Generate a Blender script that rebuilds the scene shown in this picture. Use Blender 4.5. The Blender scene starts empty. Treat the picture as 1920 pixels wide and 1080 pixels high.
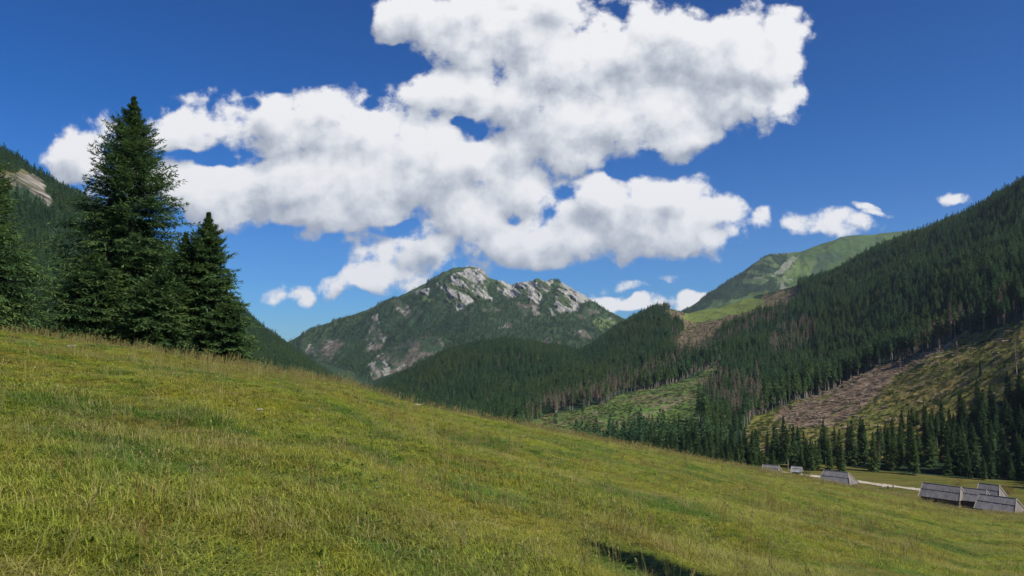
import bpy, math, random
import numpy as np
from mathutils import Vector, Matrix

# ------------------------------------------------------------------ camera, world, sun, exposure
scene = bpy.context.scene
COL = scene.collection
R_ = math.radians
F = 1478.0                       # focal length in pixels of the 1920 px wide photograph
TH = math.atan(110.0 / F)        # camera looks up a little; the true horizon is at row 650
EYE = 1.6
cam_d = bpy.data.cameras.new('camera'); cam = bpy.data.objects.new('camera', cam_d); COL.objects.link(cam)
cam_d.sensor_width = 36; cam_d.lens = 36 * F / 1920.0
cam_d.clip_start = 0.1; cam_d.clip_end = 60000
cam.location = (0, 0, 0); cam.rotation_euler = (math.pi / 2 + TH, 0, 0)
scene.camera = cam

SUN_AZ, SUN_EL = R_(122), R_(44)          # azimuth clockwise from +Y (view direction)
SUN = Vector((math.sin(SUN_AZ) * math.cos(SUN_EL), math.cos(SUN_AZ) * math.cos(SUN_EL), math.sin(SUN_EL)))
sl = bpy.data.lights.new('sun', 'SUN'); sl.energy = 4.8; sl.angle = R_(0.53); sl.color = (1.0, 0.95, 0.86)
so = bpy.data.objects.new('sun', sl); COL.objects.link(so)
so.rotation_euler = SUN.to_track_quat('Z', 'Y').to_euler()
scene.view_settings.view_transform = 'Standard'; scene.view_settings.look = 'None'
scene.view_settings.exposure = 0.3; scene.view_settings.gamma = 1.0
scene.view_settings.use_curve_mapping = False

CT, ST = math.cos(TH), math.sin(TH)
def uv_px(px, py):                       # pixel -> (x/y, z/y) of the world ray
    ru = (540.0 - py) / F; rx = (px - 960.0) / F
    yc = CT - ST * ru
    return rx / yc, (ST + CT * ru) / yc
def proj(x, y, z):
    fw = y * CT + z * ST; up = -y * ST + z * CT
    fw = np.where(np.abs(fw) < 1e-3, 1e-3, fw)
    return 960 + F * x / fw, 540 - F * up / fw
def P(px, py, d):
    u, s = uv_px(px, py)
    return Vector((u * d, d, s * d))

world = bpy.data.worlds.new('World'); scene.world = world; world.use_nodes = True
def build_world():
    nt = world.node_tree; N = nt.nodes; L = nt.links; N.clear()
    # cloud banks as (pixel x, y, half width, half height, weight) seen from the meadow
    E = [(px, py, rx * (1.3 if w < .85 and rx < 72 else 1), ry * (1.35 if w < .85 and rx < 72 else 1), w * (.50 if w < .85 and rx < 72 else 1)) for px, py, rx, ry, w in ((800,25,85,48,1),(900,60,120,70,1),(1010,45,130,85,1),(1080,120,190,95,1),(1250,110,190,100,1),(1385,90,120,85,1),(1440,100,75,62,1),
         (1330,180,150,75,1),(1180,205,185,75,1),(1000,200,150,80,1),(865,165,110,45,1),(1420,190,60,45,1),(1040,265,110,50,1),(1260,245,110,28,1),
         (960,285,75,50,.8),(620,220,90,62,1),(530,235,75,48,1),(680,250,120,60,1),(790,255,105,65,1),(700,330,200,85,1),(560,345,160,62,1),(430,350,120,55,1),
         (370,235,75,24,.75),(460,225,60,28,.7),(850,320,110,75,1),(950,350,90,50,1),(640,395,130,42,1),(480,395,90,32,.9),(340,340,60,50,.9),
         (140,290,66,44,.85),(180,255,55,22,.7),(250,330,70,40,.8),(1120,380,80,46,1),(1200,375,80,45,1),(1270,370,70,42,1),(1320,405,60,38,1),(1180,430,180,52,1),
         (1010,455,130,44,1),(1030,485,80,22,.9),(925,440,70,50,1),(1345,440,30,20,.9),(900,395,95,60,1),(880,350,80,50,1),(760,300,120,60,1),
         (805,455,62,34,.9),(790,490,70,26,.8),(700,518,55,26,.9),(640,532,32,16,.75),(535,540,34,13,.62),(575,560,16,9,.62),(770,525,60,24,.8),(850,500,60,18,.8),
         (410,185,36,13,.6),(1415,425,20,16,.75),(1560,424,52,15,.8),(1505,418,34,10,.62),(1250,515,32,8,.6),(1790,366,32,8,.62),(1630,382,13,5,.6),(1653,393,13,5,.6),
         (1128,568,44,20,.9),(1185,572,36,14,.85),(1295,562,34,18,.85),(1240,574,34,11,.75),(1140,538,42,6,.5),(640,452,50,8,.5),(720,470,30,8,.45),(240,255,70,34,.8),(330,262,60,20,.9),(300,330,80,30,.9))]
    H = [(893,258,40,34,1),(868,228,20,10,.6),(385,294,66,12,.9),(340,280,30,8,.6),(968,412,17,13,.7),(765,112,24,34,.7),(1062,356,30,18,.8),(770,440,60,14,.8),(1165,14,34,14,.7),(975,2,30,10,.7),(1285,24,18,12,.5),(1010,150,14,20,.35),(455,205,30,10,.6),(700,196,26,16,.5),(1200,215,14,8,.4),(940,90,14,10,.4)]
    g = bpy.data.node_groups.new('cloud_density', 'ShaderNodeTree')
    g.interface.new_socket('P', in_out='INPUT', socket_type='NodeSocketVector')
    g.interface.new_socket('D', in_out='OUTPUT', socket_type='NodeSocketFloat')
    g.interface.new_socket('M', in_out='OUTPUT', socket_type='NodeSocketFloat')
    gn, gl = g.nodes, g.links
    gi = gn.new('NodeGroupInput'); go = gn.new('NodeGroupOutput')
    def V(op, a, b=None, c=None):
        n = gn.new('ShaderNodeVectorMath'); n.operation = op
        for i, q in enumerate((a, b, c)):
            if q is None: continue
            if isinstance(q, (tuple, list)): n.inputs[i].default_value = q
            else: gl.new(q, n.inputs[i])
        return n.outputs['Value'] if op in ('LENGTH', 'DOT_PRODUCT') else n.outputs['Vector']
    def Mt(op, a, b=None, c=None, clamp=False, GN=gn, GL=gl):
        n = GN.new('ShaderNodeMath'); n.operation = op; n.use_clamp = clamp
        for i, q in enumerate((a, b, c)):
            if q is None: continue
            if isinstance(q, (int, float)): n.inputs[i].default_value = q
            else: GL.new(q, n.inputs[i])
        return n.outputs[0]
    def noise(vec, sc, det, rough, lac=2.1, GN=gn, GL=gl, dist=0.0, kind='FBM'):
        n = GN.new('ShaderNodeTexNoise'); n.noise_dimensions = '3D'; n.noise_type = kind; n.normalize = True
        n.inputs['Scale'].default_value = sc; n.inputs['Detail'].default_value = det
        n.inputs['Roughness'].default_value = rough; n.inputs['Lacunarity'].default_value = lac
        n.inputs['Distortion'].default_value = dist
        GL.new(vec, n.inputs['Vector']); return n
    # the position is warped a little before the banks are measured: billowy outlines
    wn = noise(gi.outputs['P'], 9.0, 2.0, .55)
    wv = V('SUBTRACT', wn.outputs['Color'], (.5, .5, .5))
    pw = V('MULTIPLY_ADD', wv, (.075, .055, 0), gi.outputs['P'])
    def ell(px, py, rx, ry):
        u, s = uv_px(px, py)
        k = V('MULTIPLY_ADD', pw, (F / rx, F / ry, 0), (-u * F / rx, -s * F / ry, 0))
        d = V('DOT_PRODUCT', k, k)
        return d
    acc = None
    for (px, py, rx, ry, w) in E:
        d = ell(px, py, rx * 1.28, ry * 1.32)
        v = Mt('MULTIPLY_ADD', d, -w, w)
        acc = v if acc is None else Mt('SMOOTH_MAX', acc, v, .18)
    hol = None
    for (px, py, rx, ry, w) in H:
        d = ell(px, py, rx * 1.35, ry * 1.35)
        v = Mt('MULTIPLY_ADD', d, -w, w)
        v = Mt('MAXIMUM', v, 0.0)
        hol = v if hol is None else Mt('ADD', hol, v)
    acc = Mt('MAXIMUM', acc, -1.0)
    n1 = noise(gi.outputs['P'], 15.0, 8.0, .62, 2.15)
    vo = gn.new('ShaderNodeTexVoronoi'); vo.voronoi_dimensions = '2D'; vo.feature = 'SMOOTH_F1'; vo.inputs['Smoothness'].default_value = .25
    vo.inputs['Scale'].default_value = 21.0; vo.inputs['Detail'].default_value = 1.0; vo.inputs['Roughness'].default_value = .55; vo.inputs['Lacunarity'].default_value = 2.3
    pv = V('MULTIPLY_ADD', wv, (.035, .035, 0), gi.outputs['P']); gl.new(pv, vo.inputs['Vector'])
    # billows: 1-|2n-1| gives cauliflower lobes
    b = Mt('ADD', vo.outputs['Distance'], -.36)
    f = Mt('MULTIPLY_ADD', n1.outputs['Fac'], 3.9, -1.93)
    body = Mt('MINIMUM', Mt('MULTIPLY', acc, 1.75), 1.35)
    D = Mt('ADD', body, f); D = Mt('MULTIPLY_ADD', hol, -1.05, D)
    D = Mt('MULTIPLY_ADD', b, -.75, D)
    gl.new(D, go.inputs['D']); gl.new(acc, go.inputs['M'])

    def Mw(*a, **k): return Mt(*a, GN=N, GL=L, **k)
    tc = N.new('ShaderNodeTexCoord')
    sx = N.new('ShaderNodeSeparateXYZ'); L.new(tc.outputs['Generated'], sx.inputs[0])
    ys = Mw('MAXIMUM', sx.outputs['Y'], .08)
    U = Mw('DIVIDE', sx.outputs['X'], ys); Vv = Mw('DIVIDE', sx.outputs['Z'], ys)
    cb = N.new('ShaderNodeCombineXYZ'); L.new(U, cb.inputs[0]); L.new(Vv, cb.inputs[1])
    def dens(off):
        q = N.new('ShaderNodeGroup'); q.node_tree = g
        if off:
            a = N.new('ShaderNodeVectorMath'); a.operation = 'ADD'; L.new(cb.outputs[0], a.inputs[0]); a.inputs[1].default_value = off
            L.new(a.outputs[0], q.inputs['P'])
        else: L.new(cb.outputs[0], q.inputs['P'])
        return q
    d0 = dens(None); d1 = dens((.014, .026, .0))
    def mr(v, a, b_, c=0., d_=1., sm=True):
        n = N.new('ShaderNodeMapRange'); n.interpolation_type = 'SMOOTHSTEP' if sm else 'LINEAR'; n.clamp = True
        L.new(v, n.inputs['Value'])
        for k, q in zip(('From Min', 'From Max', 'To Min', 'To Max'), (a, b_, c, d_)): n.inputs[k].default_value = q
        return n.outputs[0]
    alpha = mr(d0.outputs['D'], -.12, .66)
    front = mr(sx.outputs['Y'], .1, .3)
    alpha = Mw('MULTIPLY', alpha, front)
    relief = Mw('SUBTRACT', d0.outputs['D'], d1.outputs['D'])
    big_r = Mw('SUBTRACT', d0.outputs['M'], d1.outputs['M'])
    sh = Mw('MULTIPLY_ADD', relief, .27, .79)  # sunlight painted into the clouds: brighter where density thins towards the sun
    sh = Mw('MULTIPLY_ADD', big_r, .60, sh)
    thick = mr(d0.outputs['M'], .35, 1.15)
    big = noise(cb.outputs[0], 6.0, 3.0, .55, GN=N, GL=L)
    bigf = mr(big.outputs['Fac'], .40, .58)
    th2 = Mw('MULTIPLY', thick, bigf)
    sh = Mw('MULTIPLY_ADD', th2, -.36, sh)  # cloud shade painted in: thick parts turn grey
    sh = mr(sh, .30, .98, .30, .98, sm=False)
    ramp = N.new('ShaderNodeValToRGB'); L.new(sh, ramp.inputs[0]); cr = ramp.color_ramp
    cr.elements[0].position = .30; cr.elements[0].color = (.40, .44, .52, 1)
    cr.elements[1].position = .95; cr.elements[1].color = (.93, .93, .95, 1)
    e = cr.elements.new(.55); e.color = (.60, .635, .70, 1)
    e = cr.elements.new(.74); e.color = (.79, .81, .85, 1)
    sky = N.new('ShaderNodeTexSky'); sky.sky_type = 'NISHITA'; sky.sun_disc = False
    sky.sun_elevation = SUN_EL; sky.sun_rotation = SUN_AZ; sky.altitude = 1200
    sky.air_density = 1.0; sky.dust_density = .3; sky.ozone_density = 2.2
    hs = N.new('ShaderNodeHueSaturation'); hs.inputs['Saturation'].default_value = 1.14; L.new(sky.outputs[0], hs.inputs['Color'])
    tint = N.new('ShaderNodeValToRGB'); L.new(sx.outputs['Z'], tint.inputs[0]); tr = tint.color_ramp
    tr.elements[0].position = .0; tr.elements[0].color = (.34, .66, 1.15, 1)
    tr.elements[1].position = .50; tr.elements[1].color = (.0, .41, .92, 1)
    e = tr.elements.new(.10); e.color = (.20, .62, 1.15, 1)
    e = tr.elements.new(.28); e.color = (.03, .52, 1.06, 1)
    gm = N.new('ShaderNodeMix'); gm.data_type = 'RGBA'; gm.blend_type = 'MULTIPLY'; gm.inputs[0].default_value = 1.0
    L.new(hs.outputs[0], gm.inputs[6]); L.new(tint.outputs[0], gm.inputs[7])
    bg1 = N.new('ShaderNodeBackground'); bg1.inputs['Strength'].default_value = SKY_STRENGTH; L.new(gm.outputs[2], bg1.inputs[0])
    bg2 = N.new('ShaderNodeBackground'); bg2.inputs['Strength'].default_value = CLOUD_STRENGTH; L.new(ramp.outputs[0], bg2.inputs[0])
    mx = N.new('ShaderNodeMixShader'); L.new(alpha, mx.inputs[0]); L.new(bg1.outputs[0], mx.inputs[1]); L.new(bg2.outputs[0], mx.inputs[2])
    out = N.new('ShaderNodeOutputWorld'); L.new(mx.outputs[0], out.inputs[0])
SKY_STRENGTH, CLOUD_STRENGTH = .074, .80
build_world()
world.cycles.sampling_method = 'MANUAL'; world.cycles.sample_map_resolution = 256

# ------------------------------------------------------------------ helpers
def tag(o, label=None, cat=None, group=None, kind=None):
    if label: o['label'] = label
    if cat: o['category'] = cat
    if group: o['group'] = group
    if kind: o['kind'] = kind
    return o
def mesh_obj(name, verts, faces, mat=None, parent=None, smooth=False, col=None, link=True, extra=None, mats=None, mat_idx=None):
    """verts (n,3); faces: a list of polygons or an (m,k) integer array"""
    me = bpy.data.meshes.new(name)
    verts = np.asarray(verts, dtype=np.float32)
    if isinstance(faces, np.ndarray):
        m, k = faces.shape
        me.vertices.add(len(verts)); me.vertices.foreach_set('co', verts.ravel())
        me.loops.add(m * k); me.loops.foreach_set('vertex_index', faces.astype(np.int32).ravel())
        me.polygons.add(m); me.polygons.foreach_set('loop_start', np.arange(0, m * k, k, dtype=np.int32))
        me.update(calc_edges=True)
    else:
        me.from_pydata([tuple(map(float, v)) for v in verts], [], faces); me.update()
    if smooth: me.polygons.foreach_set('use_smooth', np.ones(len(me.polygons), dtype=bool))
    if col is not None:
        a = me.color_attributes.new('Col', 'FLOAT_COLOR', 'POINT')
        c = np.ones((len(verts), 4), dtype=np.float32); c[:, :3] = col; a.data.foreach_set('color', c.ravel())
    if extra:
        for k, v in extra.items():
            a = me.attributes.new(k, 'FLOAT', 'POINT'); a.data.foreach_set('value', np.asarray(v, dtype=np.float32))
    for q in (mats or ([mat] if mat else [])): me.materials.append(q)
    if mat_idx is not None: me.polygons.foreach_set('material_index', np.asarray(mat_idx, dtype=np.int32))
    o = bpy.data.objects.new(name, me)
    if link: COL.objects.link(o)
    if parent: o.parent = parent
    return o
def empty(name, loc=(0, 0, 0), rz=0.0):
    o = bpy.data.objects.new(name, None); COL.objects.link(o); o.location = loc; o.rotation_euler = (0, 0, rz)
    o.empty_display_size = .5
    return o

def hash2(ix, iy, seed):
    h = (ix.astype(np.int64) * 374761393 + iy.astype(np.int64) * 668265263 + seed * 974634777) & 0xffffffff
    h = ((h ^ (h >> 13)) * 1274126177) & 0xffffffff
    h = (h ^ (h >> 16)) & 0xffffffff
    return h / 4294967295.0
def vnoise(x, y, seed=0):
    x0 = np.floor(x); y0 = np.floor(y); fx = x - x0; fy = y - y0
    fx = fx * fx * fx * (fx * (fx * 6 - 15) + 10); fy = fy * fy * fy * (fy * (fy * 6 - 15) + 10)
    a = hash2(x0, y0, seed); b = hash2(x0 + 1, y0, seed); c = hash2(x0, y0 + 1, seed); d = hash2(x0 + 1, y0 + 1, seed)
    return (a * (1 - fx) + b * fx) * (1 - fy) + (c * (1 - fx) + d * fx) * fy
def fbm(x, y, octv=5, seed=0, rough=.5):
    s = 0; a = 1.0; t = 0
    for i in range(octv):
        s = s + a * (vnoise(x, y, seed + i * 17) * 2 - 1); t += a
        x, y = (x * .8 - y * .6) * 2.03 + 11.3, (x * .6 + y * .8) * 2.03 + 5.1; a *= rough
    return s / t
def ridged(x, y, octv=5, seed=0, rough=.5):
    s = 0; a = 1.0; t = 0
    for i in range(octv):
        s = s + a * (1 - np.abs(vnoise(x, y, seed + i * 17) * 2 - 1) * 2); t += a
        x, y = (x * .8 - y * .6) * 2.03 + 11.3, (x * .6 + y * .8) * 2.03 + 5.1; a *= rough
    return s / t
def sstep(a, b, x):
    t = np.clip((x - a) / (b - a), 0, 1); return t * t * (3 - 2 * t)
def inpoly(px, py, poly):
    r = np.zeros(px.shape, dtype=bool); n = len(poly)
    for i in range(n):
        x1, y1 = poly[i]; x2, y2 = poly[(i + 1) % n]
        if y1 == y2: continue
        c = ((y1 > py) != (y2 > py)) & (px < (x2 - x1) * (py - y1) / (y2 - y1) + x1)
        r ^= c
    return r
def pchip(xk, yk, x):
    """monotone cubic through (xk, yk[..., k]) evaluated at scalar array x -> yk.shape[:-1] + x.shape"""
    xk = np.asarray(xk, float); h = np.diff(xk); dl = np.diff(yk, axis=-1) / h
    m = np.zeros_like(yk)
    w1 = 2 * h[1:] + h[:-1]; w2 = h[1:] + 2 * h[:-1]
    with np.errstate(divide='ignore', invalid='ignore'):
        hm = (w1 + w2) / (w1 / dl[..., :-1] + w2 / dl[..., 1:])
    ok = (dl[..., :-1] * dl[..., 1:]) > 0
    m[..., 1:-1] = np.where(ok, hm, 0); m[..., 0] = dl[..., 0]; m[..., -1] = dl[..., -1]
    i = np.clip(np.searchsorted(xk, x, side='right') - 1, 0, len(xk) - 2)
    t = (x - xk[i]) / h[i]
    y0 = yk[..., i]; y1 = yk[..., i + 1]; m0 = m[..., i] * h[i]; m1 = m[..., i + 1] * h[i]
    return (2*t**3 - 3*t**2 + 1) * y0 + (t**3 - 2*t**2 + t) * m0 + (-2*t**3 + 3*t**2) * y1 + (t**3 - t**2) * m1

# ------------------------------------------------------------------ materials
def new_mat(name):
    m = bpy.data.materials.new(name); m.use_nodes = True; nt = m.node_tree; nt.nodes.clear()
    return m, nt, nt.nodes, nt.links
def n_noise(N, L, vec, scale, detail=4, rough=.55):
    n = N.new('ShaderNodeTexNoise'); n.inputs['Scale'].default_value = scale; n.inputs['Detail'].default_value = detail
    n.inputs['Roughness'].default_value = rough
    if vec is not None: L.new(vec, n.inputs['Vector'])
    return n
def n_range(N, L, v, a, b, c, d):
    n = N.new('ShaderNodeMapRange'); L.new(v, n.inputs['Value'])
    for k, q in zip(('From Min', 'From Max', 'To Min', 'To Max'), (a, b, c, d)): n.inputs[k].default_value = q
    return n.outputs[0]
def n_mix(N, L, f, a, b, mode='MIX'):
    n = N.new('ShaderNodeMix'); n.data_type = 'RGBA'; n.blend_type = mode
    for s, q in ((0, f), (6, a), (7, b)):
        if isinstance(q, (int, float)): n.inputs[s].default_value = q
        elif isinstance(q, tuple): n.inputs[s].default_value = q if len(q) == 4 else q + (1,)
        else: L.new(q, n.inputs[s])
    return n.outputs[2]
def leaf_shader(N, L, colour, trans=.35, rough=.6, spec=.2, tcol=None):
    """thin foliage: reflects and lets light through"""
    p = N.new('ShaderNodeBsdfPrincipled'); p.inputs['Roughness'].default_value = rough
    p.inputs['Specular IOR Level'].default_value = spec; L.new(colour, p.inputs['Base Color'])
    t = N.new('ShaderNodeBsdfTranslucent'); L.new(colour, t.inputs['Color'])
    m = N.new('ShaderNodeMixShader'); m.inputs[0].default_value = trans
    L.new(p.outputs[0], m.inputs[1]); L.new(t.outputs[0], m.inputs[2])
    o = N.new('ShaderNodeOutputMaterial'); L.new(m.outputs[0], o.inputs[0])

def mat_terrain(name, s1, s2, bump=.5, amp=.45):
    m, nt, N, L = new_mat(name)
    at = N.new('ShaderNodeAttribute'); at.attribute_name = 'Col'
    g = N.new('ShaderNodeNewGeometry')
    a = n_noise(N, L, g.outputs['Position'], s1, 6, .65); b = n_noise(N, L, g.outputs['Position'], s2, 4, .6)
    fa = n_range(N, L, a.outputs['Fac'], .3, .7, 1 - amp, 1 + amp); fb = n_range(N, L, b.outputs['Fac'], .3, .7, 1 - amp * .7, 1 + amp * .7)
    mm = N.new('ShaderNodeMath'); mm.operation = 'MULTIPLY'; L.new(fa, mm.inputs[0]); L.new(fb, mm.inputs[1])
    sc = N.new('ShaderNodeVectorMath'); sc.operation = 'SCALE'; L.new(at.outputs['Color'], sc.inputs[0]); L.new(mm.outputs[0], sc.inputs['Scale'])
    p = N.new('ShaderNodeBsdfPrincipled'); p.inputs['Roughness'].default_value = .9; p.inputs['Specular IOR Level'].default_value = .1
    L.new(sc.outputs[0], p.inputs['Base Color'])
    bp = N.new('ShaderNodeBump'); bp.inputs['Strength'].default_value = bump; bp.inputs['Distance'].default_value = .35 / s1
    L.new(a.outputs['Fac'], bp.inputs['Height']); L.new(bp.outputs[0], p.inputs['Normal'])
    o = N.new('ShaderNodeOutputMaterial'); L.new(p.outputs[0], o.inputs[0]); return m

def mat_conifer(name, base, var, warm, trans=.25):
    """needles: hue and value shift from tree to tree and a little inside the crown"""
    m, nt, N, L = new_mat(name)
    oi = N.new('ShaderNodeObjectInfo'); g = N.new('ShaderNodeNewGeometry')
    c = n_mix(N, L, oi.outputs['Random'], base, var)
    wn = n_noise(N, L, oi.outputs['Location'], .012, 2); wf = n_range(N, L, wn.outputs['Fac'], .42, .60, 0, .85)
    c = n_mix(N, L, wf, c, warm)
    nn = n_noise(N, L, g.outputs['Position'], .9, 3); f = n_range(N, L, nn.outputs['Fac'], .3, .7, .65, 1.45)
    sc = N.new('ShaderNodeVectorMath'); sc.operation = 'SCALE'; L.new(c, sc.inputs[0]); L.new(f, sc.inputs['Scale'])
    leaf_shader(N, L, sc.outputs[0], trans, .65, .15); return m
M = {}
M['spruce'] = mat_conifer('spruce needles', (.036, .080, .034), (.064, .115, .042), (.078, .122, .032))
M['spruce_far'] = mat_conifer('distant spruce needles', (.034, .094, .044), (.076, .152, .050), (.088, .145, .040))
M['dead'] = mat_conifer('dead spruce twigs', (.155, .112, .085), (.23, .18, .14), (.18, .115, .08), .1)
def mat_bark(name, a, b):
    m, nt, N, L = new_mat(name); tc = N.new('ShaderNodeTexCoord')
    mp = N.new('ShaderNodeMapping'); mp.inputs['Scale'].default_value = (1, 1, .25); L.new(tc.outputs['Object'], mp.inputs[0])
    n = n_noise(N, L, mp.outputs[0], 9, 6, .7); c = n_mix(N, L, n.outputs['Fac'], a, b)
    p = N.new('ShaderNodeBsdfPrincipled'); p.inputs['Roughness'].default_value = .95; L.new(c, p.inputs['Base Color'])
    bp = N.new('ShaderNodeBump'); bp.inputs['Strength'].default_value = .7; bp.inputs['Distance'].default_value = .03
    L.new(n.outputs['Fac'], bp.inputs['Height']); L.new(bp.outputs[0], p.inputs['Normal'])
    o = N.new('ShaderNodeOutputMaterial'); L.new(p.outputs[0], o.inputs[0]); return m
M['bark'] = mat_bark('spruce bark', (.06, .045, .035), (.17, .135, .105))
M['bark_pale'] = mat_bark('weathered grey bark', (.17, .145, .12), (.36, .32, .27))

# near spruce: darker inner needles, fresher tips (the colour of the year's growth, stored per vertex)
def mat_near_spruce():
    m, nt, N, L = new_mat('near spruce needles')
    at = N.new('ShaderNodeAttribute'); at.attribute_name = 'tip'
    g = N.new('ShaderNodeNewGeometry'); oi = N.new('ShaderNodeObjectInfo')
    n1 = n_noise(N, L, g.outputs['Position'], .55, 3); n2 = n_noise(N, L, g.outputs['Position'], 5, 3)
    f = n_range(N, L, n1.outputs['Fac'], .35, .65, 0, 1)
    old = n_mix(N, L, f, (.032, .070, .030), (.062, .112, .036))
    young = n_mix(N, L, f, (.080, .150, .046), (.135, .200, .052))
    tf = n_range(N, L, at.outputs['Fac'], .45, 1.0, 0, .85)
    c = n_mix(N, L, tf, old, young)
    k = n_range(N, L, n2.outputs['Fac'], .3, .7, .6, 1.45)
    sc = N.new('ShaderNodeVectorMath'); sc.operation = 'SCALE'; L.new(c, sc.inputs[0]); L.new(k, sc.inputs['Scale'])
    leaf_shader(N, L, sc.outputs[0], .34, .6, .2); return m
M['near'] = mat_near_spruce()

# ------------------------------------------------------------------ the meadow (one sheet from our feet to the valley floor)
mk = np.array([(-900,545,28),(-300,600,32),(0,628,36),(240,662,40),(470,698,43),(640,724,46),(700,744,48),(800,768,52),(960,797,60),(1100,823,70),(1250,852,88),
               (1400,881,112),(1540,906,140),(1700,936,160),(1820,961,172),(1920,968,178),(2200,985,185),(2900,1010,190)], float)
mu, ms = [], []
for px, py, d in mk:
    u, s = uv_px(px, py); mu.append(u); ms.append(s)
mu = np.array(mu); ms = np.array(ms); md = mk[:, 2]
def smax(a, b, k):
    h = np.clip(.5 + .5 * (a - b) / k, 0, 1); return b + (a - b) * h + k * h * (1 - h)
def meadow_z(x, y, bumps=True):
    x = np.asarray(x, float); y = np.asarray(y, float)
    yy = np.maximum(y, .5); u = np.clip(x / yy, mu[0], mu[-1])
    sc = pchip(mu, ms, u.ravel()).reshape(u.shape); D = pchip(mu, md, u.ravel()).reshape(u.shape)
    b = EYE / D**2; a = sc + 2 * EYE / D
    z = -EYE + a * y - b * y * y
    k = .0045 * sstep(.1, .5, u)
    z = z - k * np.maximum(y - D * 1.02, 0)**2
    zp = -EYE - .045 * y - .235 * x
    w = sstep(1.0, 6.0, y) * (1 - sstep(1.05, 1.9, np.abs(x / yy)))
    z = z * w + zp * (1 - w)
    r = np.sqrt(x * x + y * y)
    floor = -43.0 - 16 * sstep(.32, -.15, u) - .9 * sstep(.45, .75, u) * 0
    z = smax(z, floor, 1.5)
    if bumps:
        on = 1 - sstep(floor + 1, floor + 6, z) * 0
        q = np.clip(r / 14, .15, 1) * np.clip(sstep(floor, floor + 5, z), .12, 1)
        z = z + q * (.30 * fbm(x / 9, y / 9, 3, 5) + .12 * fbm(x / 2.2, y / 2.2, 3, 8)) + .035 * fbm(x / .6, y / .6, 2, 12) * np.clip(1 - r / 60, 0, 1)
    return z
def meadow_at(px, d):                       # ground point straight below the ray column px at forward distance d
    u, _ = uv_px(px, 800.0); x = u * d
    return Vector((x, d, float(meadow_z(np.array([x]), np.array([d]))[0])))

def build_meadow():
    a1 = np.linspace(R_(-52), R_(52), 620); a2 = np.linspace(R_(52), R_(308), 90)[1:-1]
    ang = np.concatenate([a1, a2]); r = np.concatenate([[.25], np.geomspace(.6, 330, 330)])
    A, Rr = np.meshgrid(ang, r); x = np.sin(A) * Rr; y = np.cos(A) * Rr
    z = meadow_z(x, y)
    n, k = A.shape; idx = np.arange(n * k).reshape(n, k); nx = np.roll(idx, -1, axis=1)
    f = np.stack([idx[:-1], idx[1:], nx[1:], nx[:-1]], -1).reshape(-1, 4)
    v = np.stack([x, y, z], -1).reshape(-1, 3)
    m, nt, N, L = new_mat('meadow turf')
    g = N.new('ShaderNodeNewGeometry'); pos = g.outputs['Position']
    c = grass_colour(N, L, pos)
    fine = n_noise(N, L, pos, 3.2, 8, .75); k_ = n_range(N, L, fine.outputs['Fac'], .32, .68, .34, .88)
    sp = N.new('ShaderNodeSeparateXYZ'); L.new(pos, sp.inputs[0]); hay = n_range(N, L, sp.outputs['Z'], -36, -42, 0, .8)
    st = N.new('ShaderNodeMapping'); st.inputs['Scale'].default_value = (.05, .35, .1); L.new(pos, st.inputs[0]); sn = n_noise(N, L, st.outputs[0], 1.0, 4, .6)
    c = n_mix(N, L, hay, c, n_mix(N, L, n_range(N, L, sn.outputs['Fac'], .4, .6, 0, 1), (.125, .135, .032), (.225, .185, .065)))
    sc = N.new('ShaderNodeVectorMath'); sc.operation = 'SCALE'; L.new(c, sc.inputs[0]); L.new(k_, sc.inputs['Scale'])
    p = N.new('ShaderNodeBsdfPrincipled'); p.inputs['Roughness'].default_value = .95; p.inputs['Specular IOR Level'].default_value = .05
    L.new(sc.outputs[0], p.inputs['Base Color'])
    bp = N.new('ShaderNodeBump'); bp.inputs['Strength'].default_value = .8; bp.inputs['Distance'].default_value = .12
    L.new(fine.outputs['Fac'], bp.inputs['Height']); L.new(bp.outputs[0], p.inputs['Normal'])
    o = N.new('ShaderNodeOutputMaterial'); L.new(p.outputs[0], o.inputs[0])
    ob = mesh_obj('meadow_ground', v, f, m, smooth=True); tag(ob, 'grassy meadow hillside falling to the valley floor on the right', kind='structure')
def grass_colour(N, L, pos, straw=0.0):
    """patches of fresh green, olive, straw and russet turf, laid out on the ground in metres"""
    mp = N.new('ShaderNodeMapping'); mp.inputs['Scale'].default_value = (1, 1, .25); L.new(pos, mp.inputs[0]); v = mp.outputs[0]
    a = n_noise(N, L, v, .16, 4, .6); b = n_noise(N, L, v, .55, 4, .6); d = n_noise(N, L, v, 1.7, 3, .6)
    fa = n_range(N, L, a.outputs['Fac'], .38, .62, 0, 1); fb = n_range(N, L, b.outputs['Fac'], .40, .66, 0, 1); fd = n_range(N, L, d.outputs['Fac'], .52, .70, 0, 1)
    c = n_mix(N, L, fa, (.200, .232, .020), (.330, .275, .038))
    c = n_mix(N, L, fb, c, (.240, .280, .028))
    e = n_noise(N, L, v, .31, 5, .6); fe = n_range(N, L, e.outputs['Fac'], .50, .59, 0, .92)
    c = n_mix(N, L, fe, c, (.070, .160, .016))
    mp2 = N.new('ShaderNodeMapping'); mp2.inputs['Location'].default_value = (31, 7, 3); L.new(v, mp2.inputs[0])
    h = n_noise(N, L, mp2.outputs[0], .42, 5, .65); fh = n_range(N, L, h.outputs['Fac'], .54, .64, 0, .75)
    c = n_mix(N, L, fh, c, (.200, .150, .032))
    fd2 = N.new('ShaderNodeMath'); fd2.operation = 'MULTIPLY'; L.new(fd, fd2.inputs[0]); fd2.inputs[1].default_value = .55
    c = n_mix(N, L, fd2.outputs[0], c, (.30, .25, .085))
    return c
build_meadow()

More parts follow.
